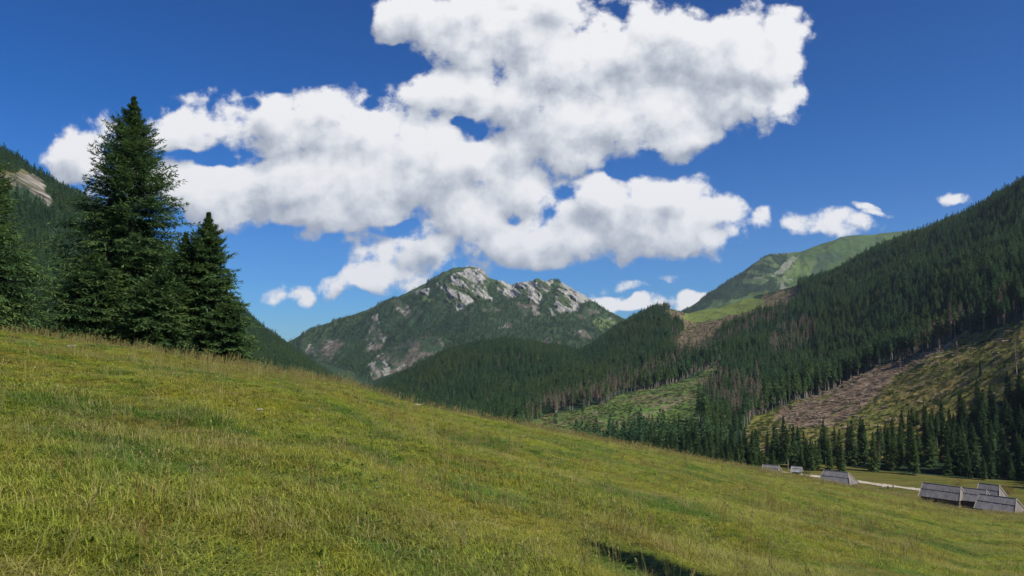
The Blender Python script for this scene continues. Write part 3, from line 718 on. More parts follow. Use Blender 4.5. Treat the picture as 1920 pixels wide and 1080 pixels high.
def right_hillside():
    crest = [(560,790,1300),(640,762,1350),(700,738,1350),(760,706,1350),(830,671,1350),(900,650,1350),(960,646,1350),(1040,658,1400),(1085,669,1450),(1110,655,1450),(1150,627,1450),(1185,606,1450),
             (1220,590,1450),(1245,582,1450),(1265,584,1460),(1290,592,1500),(1350,579,1600),(1420,562,1620),(1470,547,1500),(1500,536,1400),(1560,522,1350),(1620,497,1300),(1690,464,1250),
             (1750,444,1200),(1800,424,1150),(1850,402,1100),(1870,388,1080),(1920,364,1000),(2100,260,900),(2500,60,800)]
    m2 = [(560,820,950),(700,775,950),(830,735,950),(900,715,950),(1040,705,980),(1100,700,1000),(1160,682,1020),(1250,640,1080),(1285,628,1150),(1330,606,1250),(1380,596,1250),(1440,578,1180),(1500,578,1060),(1600,550,960),(1700,520,870),(1920,450,700),(2100,380,620),(2500,260,540)]
    m1 = [(560,850,640),(700,815,640),(900,795,640),(1020,789,650),(1160,744,690),(1260,716,720),(1355,692,760),(1440,690,760),(1560,690,690),(1700,655,580),(1800,620,520),(1920,575,450),(2100,500,400),(2500,400,350)]
    r2 = [(560,900,430),(900,860,430),(1050,850,430),(1200,840,420),(1300,830,420),(1400,805,440),(1500,790,430),(1600,780,400),(1700,770,370),(1800,755,345),(1920,720,315),(2100,690,290),(2500,640,270)]
    r1 = [(560,960,290),(900,910,300),(1050,885,320),(1200,872,320),(1300,870,310),(1400,872,300),(1500,874,292),(1600,877,285),(1700,880,278),(1800,886,270),(1920,892,262),(2100,900,250),(2500,910,240)]
    r0 = [(560,1040,220),(900,1005,230),(1050,960,245),(1300,935,250),(1500,925,250),(1700,933,240),(1920,950,228),(2500,970,215)]
    back = [(px, 650 + (py - 650) * .7 + 6, d + 380) for px, py, d in crest]
    u0, _ = uv_px(560, 650); u1, _ = uv_px(2500, 650)
    vk = [0, .3, 1, 2, 3, 4, 4.5]
    X, Y, Z, v = loft('r', [r0, r1, r2, m1, m2, crest, back], vk, u0, u1, 1150, 560)
    Vg = np.broadcast_to(v[:, None], X.shape)
    px0, py0 = proj(X, Y, Z)
    k = sstep(.5, 1.4, Vg) * (1 - .8 * np.exp(-((Vg - 4) / .2)**2))
    Z = Z + ridged(X / 150, Y / 190, 3, 6) * 7 * k + fbm(X / 30, Y / 30, 4, 19) * 2.2 * k + fbm(X / 5, Y / 5, 3, 23) * .45 * sstep(.4, .8, Vg)
    # slumps and root plates on the clear-felled ground
    wx, wy = warp(px0, py0, 7, 18, 5)
    ec = inpoly(wx, wy, E_CLEAR); cc = inpoly(wx, wy, C_CLEAR); sc_ = inpoly(wx, wy, S_CLEAR)
    Z = Z + np.where(ec | cc, ridged(X / 7, Y / 7, 3, 91) * .8, 0)
    c = np.broadcast_to(C_FOREST, X.shape + (3,)).copy()
    # right clearing: olive heath, straw, bare rust-brown earth along its upper edge
    n1 = fbm(X / 22, Y / 22, 5, 14, .6); n2 = fbm(X / 6, Y / 6, 4, 15, .65)
    e = np.broadcast_to(np.array([.145, .145, .032]), X.shape + (3,)).copy()
    e = paint(e, sstep(-.1, .3, n1), (.195, .155, .045)); e = paint(e, sstep(.08, .3, n2), (.070, .085, .022), .8); e = paint(e, sstep(.30, .45, -n2), (.20, .17, .10), .7)
    dirt = inpoly(wx, wy, DIRT)
    dd = np.broadcast_to(np.array([.190, .128, .082]), X.shape + (3,)).copy(); dd = paint(dd, sstep(.05, .3, n2), (.095, .065, .042), .8); dd = paint(dd, sstep(.22, .36, -n2), (.30, .23, .17), .9)
    e = np.where((dirt & (n1 > -.35))[..., None], dd, e)
    c = np.where(ec[..., None], e, c)
    # middle clearing: fresh green with brown slash and a track
    g = np.broadcast_to(np.array([.095, .150, .034]), X.shape + (3,)).copy()
    g = paint(g, sstep(-.05, .3, n1), (.135, .125, .050)); g = paint(g, sstep(.0, .22, n2), (.045, .080, .022), .85)
    tan_ = inpoly(wx, wy, [(1200,770),(1310,735),(1330,700),(1358,684),(1340,680),(1290,720),(1230,750),(1150,790),(1080,812),(1200,810),(1300,790)])
    g = paint(g, tan_ & (n1 > -.2), (.135, .120, .065), .6)
    trk = inpoly(wx, wy, [(1205,778),(1240,762),(1280,742),(1284,746),(1245,767),(1215,782)]); g = paint(g, trk & (n2 > -.1), (.21, .17, .11), .6)
    c = np.where(cc[..., None], g, c)
    # saddle: bright grass above, tan and reddish slash below
    s_ = np.broadcast_to(np.array([.165, .125, .075]), X.shape + (3,)).copy()
    s_ = paint(s_, sstep(.0, .3, n1), (.13, .12, .05)); s_ = paint(s_, sstep(.1, .3, n2), (.085, .065, .045), .8)
    br = inpoly(wx, wy, [(1280,600),(1284,588),(1350,574),(1420,556),(1436,562),(1432,575),(1390,592),(1340,602),(1300,606)])
    s_ = paint(s_, br, (.125, .165, .035), .92)
    c = np.where(sc_[..., None], s_, c)
    # needle litter under the dead stands, valley-floor turf
    floor = inpoly(px0, py0, [(1000,1100),(1075,880),(1200,905),(1400,905),(1590,884),(1690,887),(1765,894),(1850,904),(1920,906),(2600,930),(2600,1100)])
    c = paint(c, floor & (Vg < .6), (.15, .155, .038), 1.0)
    o = mesh_obj('valley_slope', np.stack([X, Y, Z], -1).reshape(-1, 3), grid_faces(*X.shape), mat_terrain('valley side ground', .22, 1.1, .6, .4), smooth=True, col=np.clip(c, 0, 1).reshape(-1, 3))
    tag(o, 'wooded valley side with felled clearings rising to the right', kind='structure')
    SHEET['r'] = (X, Y, Z, Vg)
    # --- trees
    px, py = proj(X, Y, Z)
    vw = inpoly(wx, wy, VWOOD)
    clear = (ec | cc | sc_ | floor) & ~vw
    vis = (px > 660) & (px < 2060)
    clear |= (px > 1256) & (px < 1494) & (Vg > 3.55) & (py < 612)
    open_ = clear | (Vg > 4.05) | (Vg < .28) | ~vis | vw
    low = ~open_ & (Vg < 1.05) & ~vw & (px < 1500)
    dens = np.where(open_, 0, 1 / 13.) * np.where(fbm(X / 35, Y / 35, 3, 411) > .32, .35, 1)
    dens = np.where(low, dens * .15, dens)[:-1, :-1]
    x, y, z = scatter(X, Y, Z, dens, RNG); n = len(x)
    tpx, tpy = proj(x, y, z); twx, twy = warp(tpx, tpy, 7, 18, 5)
    edge = inpoly(twx, twy + 13, E_CLEAR) | inpoly(twx - 4, twy + 14, C_CLEAR)
    deadz = [[(1296,700),(1330,700),(1425,720),(1432,775),(1420,792),(1380,790),(1340,760),(1300,760)],[(1040,770),(1080,735),(1200,700),(1300,660),(1330,668),(1260,712),(1160,744),(1100,768),(1020,792)],
             [(1436,640),(1470,612),(1530,600),(1528,640),(1500,668),(1450,680)],[(1255,622),(1300,640),(1290,680),(1262,664)],[(980,800),(1010,760),(1060,745),(1080,770),(1010,800)],
             [(1290,640),(1330,645),(1400,610),(1480,575),(1500,560),(1470,600),(1380,640),(1330,665),(1300,680)],[(1230,575),(1262,580),(1280,600),(1262,606),(1240,592)],
             [(1720,640),(1800,600),(1920,560),(1920,600),(1800,640),(1720,668)]]
    dz = np.zeros(n, bool)
    for p in deadz: dz |= inpoly(twx, twy, p)
    pdead = np.where(dz, .74, .02)
    isd = RNG.random(n) < pdead
    keep = ~(isd & (RNG.random(n) < .35))
    idx = RNG.integers(0, 4, n); idx = np.where(edge, 4 + RNG.integers(0, 2, n), idx); idx = np.where(isd, 6 + RNG.integers(0, 3, n), idx)
    s = np.clip(RNG.normal(.50, .11, n), .22, .8) * np.where(edge, 1.35, 1) * (1 + .22 * fbm(x / 40, y / 40, 3, 401))
    add_forest('slope', x[keep], y[keep], z[keep], idx[keep], s[keep])
    # scattered lone survivors on the clearings
    dens = np.where((ec | cc) & ~vw & vis, 1 / 2600., 0)[:-1, :-1]
    x, y, z = scatter(X, Y, Z, dens, RNG); n = len(x); add_forest('slope', x, y, z, RNG.integers(4, 9, n), RNG.uniform(.25, .75, n))
    # felled timber, stumps and brush left on the clearings
    dn = np.where(dirt & ec, 1 / 15., np.where(ec, 1 / 15., np.where(cc & tan_, 1 / 22., np.where(cc, 1 / 26., np.where(sc_ & ~br, 1 / 26., 0))))) * np.where(vis, 1, 0)
    x, y, z = scatter(X, Y, Z, dn[:-1, :-1], RNG); n = len(x); SHEET['debris'] = (x, y, z)
    # valley wood behind the huts: candidates, thinned to a natural spacing
    vw &= ~((px > 1256) & (Vg > 3))
    dens = np.where(vw & (px > 1060) & (px < 2060), 1 / 9., 0)[:-1, :-1]
    x, y, z = scatter(X, Y, Z, dens, RNG)
    o_ = RNG.permutation(len(x)); kept = []; cell = {}
    for i in o_:
        kx, ky = int(x[i] // 4.2), int(y[i] // 4.2)
        if all((x[i] - x[j])**2 + (y[i] - y[j])**2 > 13.2 for a in (-1, 0, 1) for b in (-1, 0, 1) for j in cell.get((kx + a, ky + b), ())):
            cell.setdefault((kx, ky), []).append(i); kept.append(i)
    kept = np.array(kept); return x[kept], y[kept], z[kept]
vx, vy, vz = right_hillside()

# ---- individual spruces of the valley wood, the rest of it goes with the stuff
tp, tq = proj(vx, vy, vz)
order = np.argsort(vy + np.where((tp < 1070) | (tp > 1935), 900, 0)); NI = 284
zones = [(1130, 'at its left tip'), (1190, 'just above the meadow edge'), (1250, 'left end'), (1310, 'left of the dead stand'), (1370, 'below the dead stand'), (1430, 'left of the small huts'), (1480, 'behind the smallest huts'),
         (1530, 'right of the pale little roof'), (1610, 'behind the hipped hut'), (1660, 'beyond the people'), (1725, 'beyond the pale track'),
         (1780, 'behind the long open hut'), (1830, 'between the long huts'), (1880, 'behind the last huts'), (9999, 'at the right border')]
rr = random.Random(5)
def tree_label(k, zone, depth, size):
    form = ['dark broad', 'dark slender', 'wide bushy', 'narrow pointed', 'dark full', 'bare-stemmed'][k]
    big = 'tall' if size > .62 else 'short' if size < .47 else 'middling'
    row = 'front' if depth < 14 else 'second rank' if depth < 34 else 'middle' if depth < 60 else 'back'
    return '%s %s spruce, %s of the wood, %s' % (big, form, row, zone)
for n, i in enumerate(order[:NI]):
    sc_n = min(max(rr.gauss(.54, .12), .30), .82); small = .8 if tp[i] < 1180 else 1.0
    k = rr.choices([0, 1, 2, 3, 4, 5], [3, 3, 2, 3, 3, .8])[0]
    zone = next(l for lim, l in zones if tp[i] < lim)
    lab = tree_label(k, zone, vy[i] - 262 - 40 * (tp[i] < 1250) - 30 * (tp[i] < 1400), sc_n)
    place_tree(k, (vx[i], vy[i], vz[i] - .2), sc_n * small * (1 + .06 * (tp[i] > 1800)), rr.uniform(0, 6.28), 'spruce_tree', lab, 'spruces of the valley wood')
r_ = order[NI:]
if len(r_): add_forest('slope', vx[r_], vy[r_], vz[r_], RNG.integers(0, 4, len(r_)), RNG.uniform(.5, .86, len(r_)))

def brush_protos():
    rg2 = np.random.default_rng(88); out = []
    m1 = mat_bark('felled timber', (.14, .10, .065), (.34, .27, .19))
    for k in range(3):
        V, Fc = [], []; off = 0
        for j in range(5 + 2 * k):
            a = rg2.random() * 3.14; L0 = rg2.uniform(1.2, 4.2); r = rg2.uniform(.07, .16); c = np.array([rg2.normal(0, .8), rg2.normal(0, .8), .15 + .3 * rg2.random()])
            d = np.array([math.cos(a), math.sin(a), rg2.normal(0, .15)]); d /= np.linalg.norm(d); e1 = np.cross(d, [0, 0, 1]); e1 /= np.linalg.norm(e1); e2 = np.cross(d, e1)
            for q in (-.5, .5):
                for w in range(5): aa = w * 1.2566; V.append(c + d * L0 * q + (e1 * math.cos(aa) + e2 * math.sin(aa)) * r)
            for w in range(5):
                p0, p1 = off + w, off + (w + 1) % 5; Fc += [[p0, p1, p1 + 5], [p0, p1 + 5, p0 + 5]]
            off += 10
        out.append(mesh_obj('brush pile', np.array(V), np.array(Fc), m1, link=False))
    m2 = mat_conifer('clearing shrubs', (.050, .085, .022), (.085, .105, .030), (.12, .115, .038), .3)
    for k in range(3):
        n = 60; a = rg2.random(n) * 6.28; r = np.sqrt(rg2.random(n)) * .9; b0 = np.stack([r * np.cos(a), r * np.sin(a), .55 * (1 - r) * rg2.random(n)], 1)
        d = norm(np.stack([np.cos(a) * r, np.sin(a) * r, rg2.uniform(.2, 1.2, n)], 1)); sd = norm(np.cross(d, rg2.normal(0, 1, (n, 3)))); ln = rg2.uniform(.3, .7, n)
        v, f = cards(b0, d, sd, ln, ln * .5, .1); out.append(mesh_obj('shrub', v, f, m2, link=False))
    return out
x, y, z = SHEET['debris']; n = len(x); s_ = RNG.uniform(.5, 1.4, n)
tpx, tpy = proj(x, y, z); dirtish = inpoly(tpx, tpy, DIRT)
di = np.where(dirtish, RNG.integers(0, 4, n), np.where(RNG.random(n) < .10, RNG.integers(0, 3, n), RNG.integers(3, 6, n)))
o = instancer('logging_debris', np.stack([x, y, z], -1), np.stack([s_, s_, s_], -1), np.stack([RNG.normal(0, .1, n), RNG.normal(0, .1, n), RNG.uniform(0, 6.28, n)], -1), di, brush_protos())
tag(o, 'felled trunks, brush and low shrubs littering the clearings', 'brushwood', kind='stuff'); print('debris', n)
def ground_r(px, py_hint, d):                # height of the valley side below the ray column
    X, Y, Z, Vg = SHEET['r']; u, _ = uv_px(px, py_hint); x = u * d
    i = np.argmin((X - x)**2 + (Y - d)**2); return Vector((x, d, float(Z.ravel()[i])))
def meadow_pt(px, d, dz=0.): 
    p = meadow_at(px, d); p.z += dz; return p

# ---- trees and shrubs that stand out from the wood
def pick(px, py, near=False):
    X, Y, Z, Vg = SHEET['r']; qx, qy = proj(X, Y, Z)
    i = np.argmin((qx - px)**2 + (qy - py)**2 + np.where(Vg < .3, 1e6, 0) + np.where(Vg > 3, 1e6, 0)); return Vector((float(X.ravel()[i]), float(Y.ravel()[i]), float(Z.ravel()[i])))
H_MID = [m[2] for m in mid]
def special(px, py, hpx, k, name, label, group=None, cat='tree', lean=0.0, sxy=1.0):
    p = pick(px, py); h = hpx / F * p.y; t = place_tree(k, (p.x, p.y, p.z - .3), h / H_MID[k], px * .7, name, label, group, cat, sxy); t.rotation_euler[1] = lean; return t
SG = 'dead snags on the clearing'
special(1775, 640, 38, 7, 'dead_spruce', 'leaning pale dead snag at the dark upper edge of the clearing', SG, lean=-.14)
special(1753, 652, 27, 6, 'dead_spruce', 'short bushy dead spruce left of the leaning snag on the clearing', SG)
special(1738, 650, 18, 7, 'dead_spruce', 'smallest grey snag, leftmost of those at the clearing edge', SG)
special(1847, 616, 48, 7, 'dead_spruce', 'tall thin grey snag before the dark wood, upper right clearing', SG, lean=-.05)
special(1877, 606, 50, 6, 'dead_spruce', 'tall brown dead spruce near the right border above the clearing', SG, lean=-.08)
special(1838, 705, 34, 1, 'spruce_tree', 'lone dark slender spruce standing on the open right clearing', sxy=.8)
special(1648, 878, 52, 7, 'dead_spruce', 'bare pale dead trunk in front of the wood beyond the people', lean=-.08, sxy=.7)
special(1200, 842, 68, 3, 'spruce_tree', 'tall slender spruce rising above the left end of the wood', sxy=.9)
special(1470, 872, 92, 1, 'spruce_tree', 'tallest pointed spruce above the two smallest huts', sxy=.9)
special(1598, 872, 84, 0, 'spruce_tree', 'tall spruce before the bare earth, right of the hipped hut')
mat_pale = mat_conifer('pale olive foliage', (.11, .13, .05), (.15, .16, .07), (.13, .14, .05), .3)
def leafy(name, loc, h, w, seed, mat, label, cat, dense=420, group=None, stems=5):
    rng = np.random.default_rng(seed); t = empty(name, loc); tag(t, label, cat, group)
    V, Fc, o = [], [], 0; tips = []
    for j in range(stems):
        a = rng.random() * 6.28; b = np.array([math.cos(a), math.sin(a), 0]) * w * .08; e = np.array([math.cos(a) * w * .3 * rng.random(), math.sin(a) * w * .3 * rng.random(), h * rng.uniform(.6, .92)]); tips.append((b, e))
        for q, r in ((b - [0, 0, .2], .05 + .008 * h), (b * .5 + e * .5, .03 + .004 * h), (e, .012)):
            for k in range(5): V.append(q + np.array([math.cos(k * 1.2566), math.sin(k * 1.2566), 0]) * r)
        for s_ in range(2):
            for k in range(5): p0, p1 = o + s_ * 5 + k, o + s_ * 5 + (k + 1) % 5; Fc += [[p0, p1, p1 + 5], [p0, p1 + 5, p0 + 5]]
        o += 15
    mesh_obj('stem', np.array(V), np.array(Fc), M['bark_pale'], t)
    ii = rng.integers(0, stems, dense); q = rng.uniform(.2, 1.05, dense)[:, None]; B = np.array([tips[i][0] for i in ii]); E_ = np.array([tips[i][1] for i in ii]); c = B * (1 - q) + E_ * q
    rad = (w * .5 * np.sin(np.clip(q, .1, 1) * 2.7)**.7); d = norm(rng.normal(0, 1, (dense, 3))); c = c + d * rad * rng.random((dense, 1))**.5 * np.array([1, 1, .55]); c[:, 2] = np.maximum(c[:, 2], .05)
    sd = norm(np.cross(d, rng.normal(0, 1, (dense, 3)))); ln = rng.uniform(.25, .5, dense) * (.5 + h * .12); v, f = cards(c, norm(d + [0, 0, .3]), sd, ln, ln * .5, .1)
    mesh_obj('foliage', v, f, mat, t); return t
p = pick(1795, 889); leafy('broadleaf_tree', p, 8.0, 3.0, 5, mat_pale, 'pale olive slender broadleaf tree behind the long open hut, left of a pair', 'tree', 620, 'pale trees at the wood edge')
p = pick(1822, 890); leafy('broadleaf_tree', p, 7.4, 2.4, 6, mat_pale, 'pale olive thin broadleaf tree behind the last huts, right of a pair', 'tree', 520, 'pale trees at the wood edge')
dk = mat_conifer('dark shrub leaves', (.035, .065, .022), (.05, .08, .025), (.06, .08, .02), .3); yl = mat_conifer('yellowing shrub leaves', (.22, .17, .04), (.28, .20, .05), (.24, .16, .04), .3)
leafy('shrub', meadow_pt(1508, 262), 2.6, 2.8, 7, dk, 'dark round shrub between the tiny pale-roofed hut and the hipped hut', 'shrub', 380)
leafy('shrub', meadow_pt(1885, 233), 2.9, 3.4, 8, yl, 'yellowish shrub right behind the rearmost hut', 'shrub', 420)
leafy('shrub', meadow_pt(1793, 250), 1.5, 3.2, 9, yl, 'low orange-brown shrub at the wood edge above the long hut', 'shrub', 300)

forest_labels = {
 'mountain': ('mountain_wood', 'dark conifer wood covering the flanks of the grey rocky mountain'),
 'summit': ('summit_wood', 'thin dark conifer wood below the round green summit'),
 'left': ('hill_wood', 'dense dark conifer wood on the hill behind the big spruces'),
 'slope': ('slope_wood', 'dense conifer wood with brown dead stands over the right valley side')}
for key, lst in FORESTS.items():
    x, y, z, idx, s = [np.concatenate([l[k] for l in lst]) for k in range(5)]
    n = len(x); sc = np.stack([s * RNG.uniform(.85, 1.15, n), s * RNG.uniform(.85, 1.15, n), s * RNG.uniform(.9, 1.1, n)], -1)
    rot = np.stack([RNG.normal(0, .02, n), RNG.normal(0, .02, n), RNG.uniform(0, 6.28, n)], -1)
    print('forest', key, n)
    o = instancer(forest_labels[key][0], np.stack([x, y, z - .4], -1), sc, rot, idx, far)
    tag(o, forest_labels[key][1], 'wood', kind='stuff')

# ------------------------------------------------------------------ the plain the mountains stand on
def base_ground():
    n = 64; r = [0, 400, 1200, 2500, 4000, 6500]; v = [(0, 0, -150)]; f = []
    for k in r[1:]:
        for i in range(n): a = 2 * math.pi * i / n; v.append((k * math.cos(a), k * math.sin(a), -150))
    for i in range(n): f.append((0, 1 + i, 1 + (i + 1) % n))
    for q in range(len(r) - 2):
        for i in range(n):
            a = 1 + q * n + i; b = 1 + q * n + (i + 1) % n; f.append((a, a + n, b + n, b))
    o = mesh_obj('ground', np.array(v, float), f, mat_terrain('far lowland', .01, .05, .3, .3), col=np.tile([.05, .08, .03], (len(v), 1)))
    tag(o, 'wooded lowland around the mountains', kind='structure')
base_ground()

# ------------------------------------------------------------------ the big spruces on the left
def near_spruce(px, d, tip_y, Rb, seed, label, nb=620, base=.03, cl=.30, npos=11, ncard=3, lop=None, prof=prof_near, name='spruce_tree', pos=None):
    rng = np.random.default_rng(seed)
    if pos is None:
        g = meadow_pt(px, d); H = P(px, tip_y, d).z - g.z
        u, _ = uv_px(px, (tip_y + 640) / 2); g = Vector((u * d, d, float(meadow_z(np.array([u * d]), np.array([d]))[0])))
    else: g, H = pos
    v, f, tt = crown_mesh(rng, H, Rb, base, nb, npos, ncard, cl, .30, prof, .38, twig=.30, lop=lop)
    t = empty(name, (g.x, g.y, g.z - .1)); tag(t, label, 'tree')
    mesh_obj('crown', v, f, M['near'], t, extra={'tip': tt})
    tv, tf = taper_trunk(H * .985, .016 * H, rng, 12, 16, .1); mesh_obj('trunk', tv, tf, M['bark'], t, smooth=True)
    return t
near_spruce(243, 57, 180, 5.7, 11, 'tallest spruce, a broad dark cone rising high above its neighbours', nb=1250, base=.02, npos=15)
near_spruce(388, 54, 398, 3.0, 12, 'pointed spruce on the right of the group, reaching into the open sky', nb=700, npos=13)
near_spruce(346, 54, 436, 2.9, 13, 'lower blunt spruce squeezed between the tallest and the right pointed one', nb=380)
near_spruce(428, 51, 560, 2.1, 14, 'small bushy spruce skirting the right foot of the group', nb=260)
near_spruce(300, 51, 505, 3.2, 15, 'low bushy spruce in front of the tallest one, on its right side', nb=380)
near_spruce(176, 53, 470, 3.5, 16, 'low wide spruce with fresher green sprays, left foot of the tallest one', nb=420)
near_spruce(-66, 47, 255, 4.3, 17, 'dark spruce cut off by the left border of the view', nb=1150, npos=13)
near_spruce(-190, 52, 250, 3.8, 18, 'spruce outside the left border of the view', nb=260, npos=8)
# spruce added out of view to throw the shadow at the meadow's bottom
G = Vector((1.0, 9.6, float(meadow_z(np.array([1.0]), np.array([9.6]))[0])))
tipp = G + SUN * 12.0; gz = float(meadow_z(np.array([tipp.x]), np.array([tipp.y]))[0])
near_spruce(0, 0, 0, 2.5, 19, 'spruce added out of view right of the viewpoint to cast the shadow on the grass', nb=420, npos=9, pos=(Vector((tipp.x, tipp.y, gz)), tipp.z - gz),
            prof=lambda t: (1 - t)**.9 * .95 + .05)

# ------------------------------------------------------------------ grass
def mat_grass(name, mode):
    m, nt, N, L = new_mat(name); g = N.new('ShaderNodeNewGeometry'); oi = N.new('ShaderNodeObjectInfo')
    c = grass_colour(N, L, oi.outputs['Location'])
    at = N.new('ShaderNodeAttribute'); at.attribute_name = 'tip'
    if mode == 'green': c = n_mix(N, L, .28, c, (.110, .200, .020)); lo, hi = .85, 1.65
    elif mode == 'olive': c = n_mix(N, L, .15, c, (.26, .26, .04)); lo, hi = .9, 1.75
    elif mode == 'straw': c = n_mix(N, L, .62, c, (.42, .34, .15)); lo, hi = .8, 1.4
    elif mode == 'russet': c = n_mix(N, L, .75, c, (.24, .12, .05)); lo, hi = .8, 1.3
    elif mode == 'herb': c = n_mix(N, L, .7, c, (.050, .120, .022)); lo, hi = .8, 1.3
    r = n_range(N, L, oi.outputs['Random'], 0, 1, lo, hi)
    sc = N.new('ShaderNodeVectorMath'); sc.operation = 'SCALE'; L.new(c, sc.inputs[0]); L.new(r, sc.inputs['Scale'])
    dry = n_mix(N, L, n_range(N, L, at.outputs['Fac'], .5, 1.0, 0, .05 if mode == 'russet' else .32), sc.outputs[0], (.33, .28, .11))
    leaf_shader(N, L, dry, .38, .55, .25); return m
M['g_green'] = mat_grass('fresh grass blades', 'green'); M['g_olive'] = mat_grass('olive grass blades', 'olive')
M['g_straw'] = mat_grass('dry grass stems', 'straw'); M['g_herb'] = mat_grass('low meadow herbs', 'herb')
def tuft(name, rng, n, rad, h0, h1, w, lean, mat, curl=.5):
    a = rng.random(n) * 6.28; r = rad * np.sqrt(rng.random(n)); b = np.stack([r * np.cos(a), r * np.sin(a), np.full(n, -.02)], 1)
    az = rng.random(n) * 6.28; h = rng.uniform(h0, h1, n); le = np.abs(rng.normal(0, lean, n)) + .05
    dx = np.stack([np.cos(az), np.sin(az), np.zeros(n)], 1); sd = np.stack([-np.sin(az), np.cos(az), np.zeros(n)], 1)
    up = np.array([0, 0, 1.])
    m1 = b + dx * (h * .5 * le * .6)[:, None] + up * (h * .55)[:, None]
    tp_ = b + dx * (h * (le + curl * le))[:, None] + up * (h * (1 - .35 * np.minimum(le, 1.4)))[:, None]
    ww = (w * rng.uniform(.6, 1.3, n))[:, None] * .5
    V = np.stack([b - sd * ww, b + sd * ww, m1 - sd * ww * .8, m1 + sd * ww * .8, tp_], 1).reshape(-1, 3)
    i = np.arange(n) * 5; Fc = np.concatenate([np.stack([i, i + 1, i + 3], 1), np.stack([i, i + 3, i + 2], 1), np.stack([i + 2, i + 3, i + 4], 1)])
    return mesh_obj(name, V, Fc, mat, link=False, extra={'tip': np.tile([0, 0, .5, .5, 1.0], n)})
def seed_stalk(name, rng, n, h0, h1, mat):
    V, Fc, T = [], [], []; off = 0
    for k in range(n):
        a = rng.random() * 6.28; b = np.array([rng.normal(0, .05), rng.normal(0, .05), -.02]); h = rng.uniform(h0, h1); l = abs(rng.normal(0, .22))
        d = np.array([math.cos(a) * l, math.sin(a) * l, 1.0]); d /= np.linalg.norm(d); s = np.array([-math.sin(a), math.cos(a), 0]); s2 = np.cross(d, s); w = .0022
        t = b + d * h
        for q in (s, s2):
            V += [b - q * w, b + q * w, t + q * w * .7, t - q * w * .7]; Fc += [[off, off + 1, off + 2], [off, off + 2, off + 3]]; off += 4; T += [0, 0, .8, .8]
        for j in range(7):                     # the panicle: little spikelets standing off the stem
            c0 = b + d * h * (1 - .22 * j / 7); aa = rng.random() * 6.28; e = np.array([math.cos(aa), math.sin(aa), 1.3]); e /= np.linalg.norm(e)
            L0 = rng.uniform(.02, .045); sd = np.cross(e, d) ; sd /= max(np.linalg.norm(sd), 1e-6)
            V += [c0, c0 + e * L0 * .5 + sd * .0045, c0 + e * L0, c0 + e * L0 * .5 - sd * .0045]; Fc += [[off, off + 1, off + 2], [off, off + 2, off + 3]]; off += 4; T += [.9] * 4
    return mesh_obj(name, np.array(V), np.array(Fc), mat, link=False, extra={'tip': T})
gr = np.random.default_rng(3)
tufts = [tuft('grass tuft', gr, 36, .14, .04, .10, .0075, .85, M['g_green']), tuft('grass tuft', gr, 36, .15, .04, .12, .0070, .95, M['g_olive']),
         tuft('grass tuft', gr, 32, .13, .03, .09, .0080, 1.1, M['g_green'], .9), tuft('grass tuft', gr, 26, .16, .05, .15, .0065, 1.1, M['g_olive'], .8),
         tuft('dry grass tuft', gr, 14, .14, .08, .22, .0050, .9, M['g_straw'], .7), tuft('herb tuft', gr, 26, .12, .03, .09, .022, 1.0, M['g_herb'], .3)]
def polar_points(n_target, r0, r1, power, rng, ulim=.84):
    """points over the meadow in front of us, density falling with distance"""
    q = rng.random(n_target); e = 2 - power
    r = (r0**e + q * (r1**e - r0**e))**(1 / e)
    u = rng.uniform(-ulim, ulim, n_target); y = r; x = u * y
    return x, y
def on_meadow(x, y, margin=1.18, far_ok=False):
    D = pchip(mu, md, np.clip(x / y, mu[0], mu[-1])); return y < D * margin + 4
x, y = polar_points(300000, 3.2, 215, 1.35, gr); k = on_meadow(x, y); x, y = x[k], y[k]
z = meadow_z(x, y); n = len(x)
f1 = fbm(x / 3.0, y / 3.0, 3, 201); f2 = fbm(x / 1.1, y / 1.1, 2, 211)
w = np.stack([1 + 1.2 * (f1 > 0), 1 + 1.2 * (f1 < 0), 1.0 + 0 * x, 1 - .3 * (f1 > .2), .22 + .9 * (f1 < -.15), .28 + 1.3 * (f2 > .25)], 1); w = np.cumsum(w, 1); w /= w[:, -1:]
idx = (gr.random(n)[:, None] > w).sum(1)
hs_ = .72 * np.clip(1 + 1.1 * fbm(x / 1.6, y / 1.6, 3, 221), .4, 1.9) * gr.uniform(.7, 1.25, n)
gs = (1 + np.clip((y - 14) / 60, 0, 1.2))
sc = np.stack([gs, gs, hs_ * (1 + np.clip((y - 25) / 200, 0, .35))], 1)
rot = np.stack([gr.normal(0, .12, n), gr.normal(0, .12, n), gr.uniform(0, 6.28, n)], 1)
o = instancer('meadow_grass', np.stack([x, y, z], 1), sc, rot, idx, tufts); tag(o, 'short mixed green and olive grass covering the meadow', 'grass', kind='stuff')
print('grass', n)
M['g_russet'] = mat_grass('russet sorrel stems', 'russet')
stalks = [seed_stalk('sorrel stalk', gr, 4, .3, .6, M['g_russet']), seed_stalk('seed stalk', gr, 5, .28, .55, M['g_straw']), seed_stalk('seed stalk', gr, 4, .35, .7, M['g_straw']), seed_stalk('seed stalk', gr, 7, .2, .4, M['g_straw'])]
x, y = polar_points(60000, 4.0, 200, 1.0, gr); D = pchip(mu, md, np.clip(x / y, mu[0], mu[-1]))
cl_ = fbm(x / 5, y / 5, 3, 301); crestw = np.exp(-((y / D - .98) / .16)**2)
k = on_meadow(x, y, 1.25) & (gr.random(len(x)) < np.clip(.05 + .85 * crestw * (cl_ > -.3) + .5 * (cl_ > .28), 0, 1)); x, y = x[k], y[k]; z = meadow_z(x, y); n = len(x)
s = gr.uniform(.6, 1.15, n) * (1 + np.clip((y - 60) / 150, 0, .5)); ws = s * (1 + np.clip((y - 12) / 35, 0, 2.2))
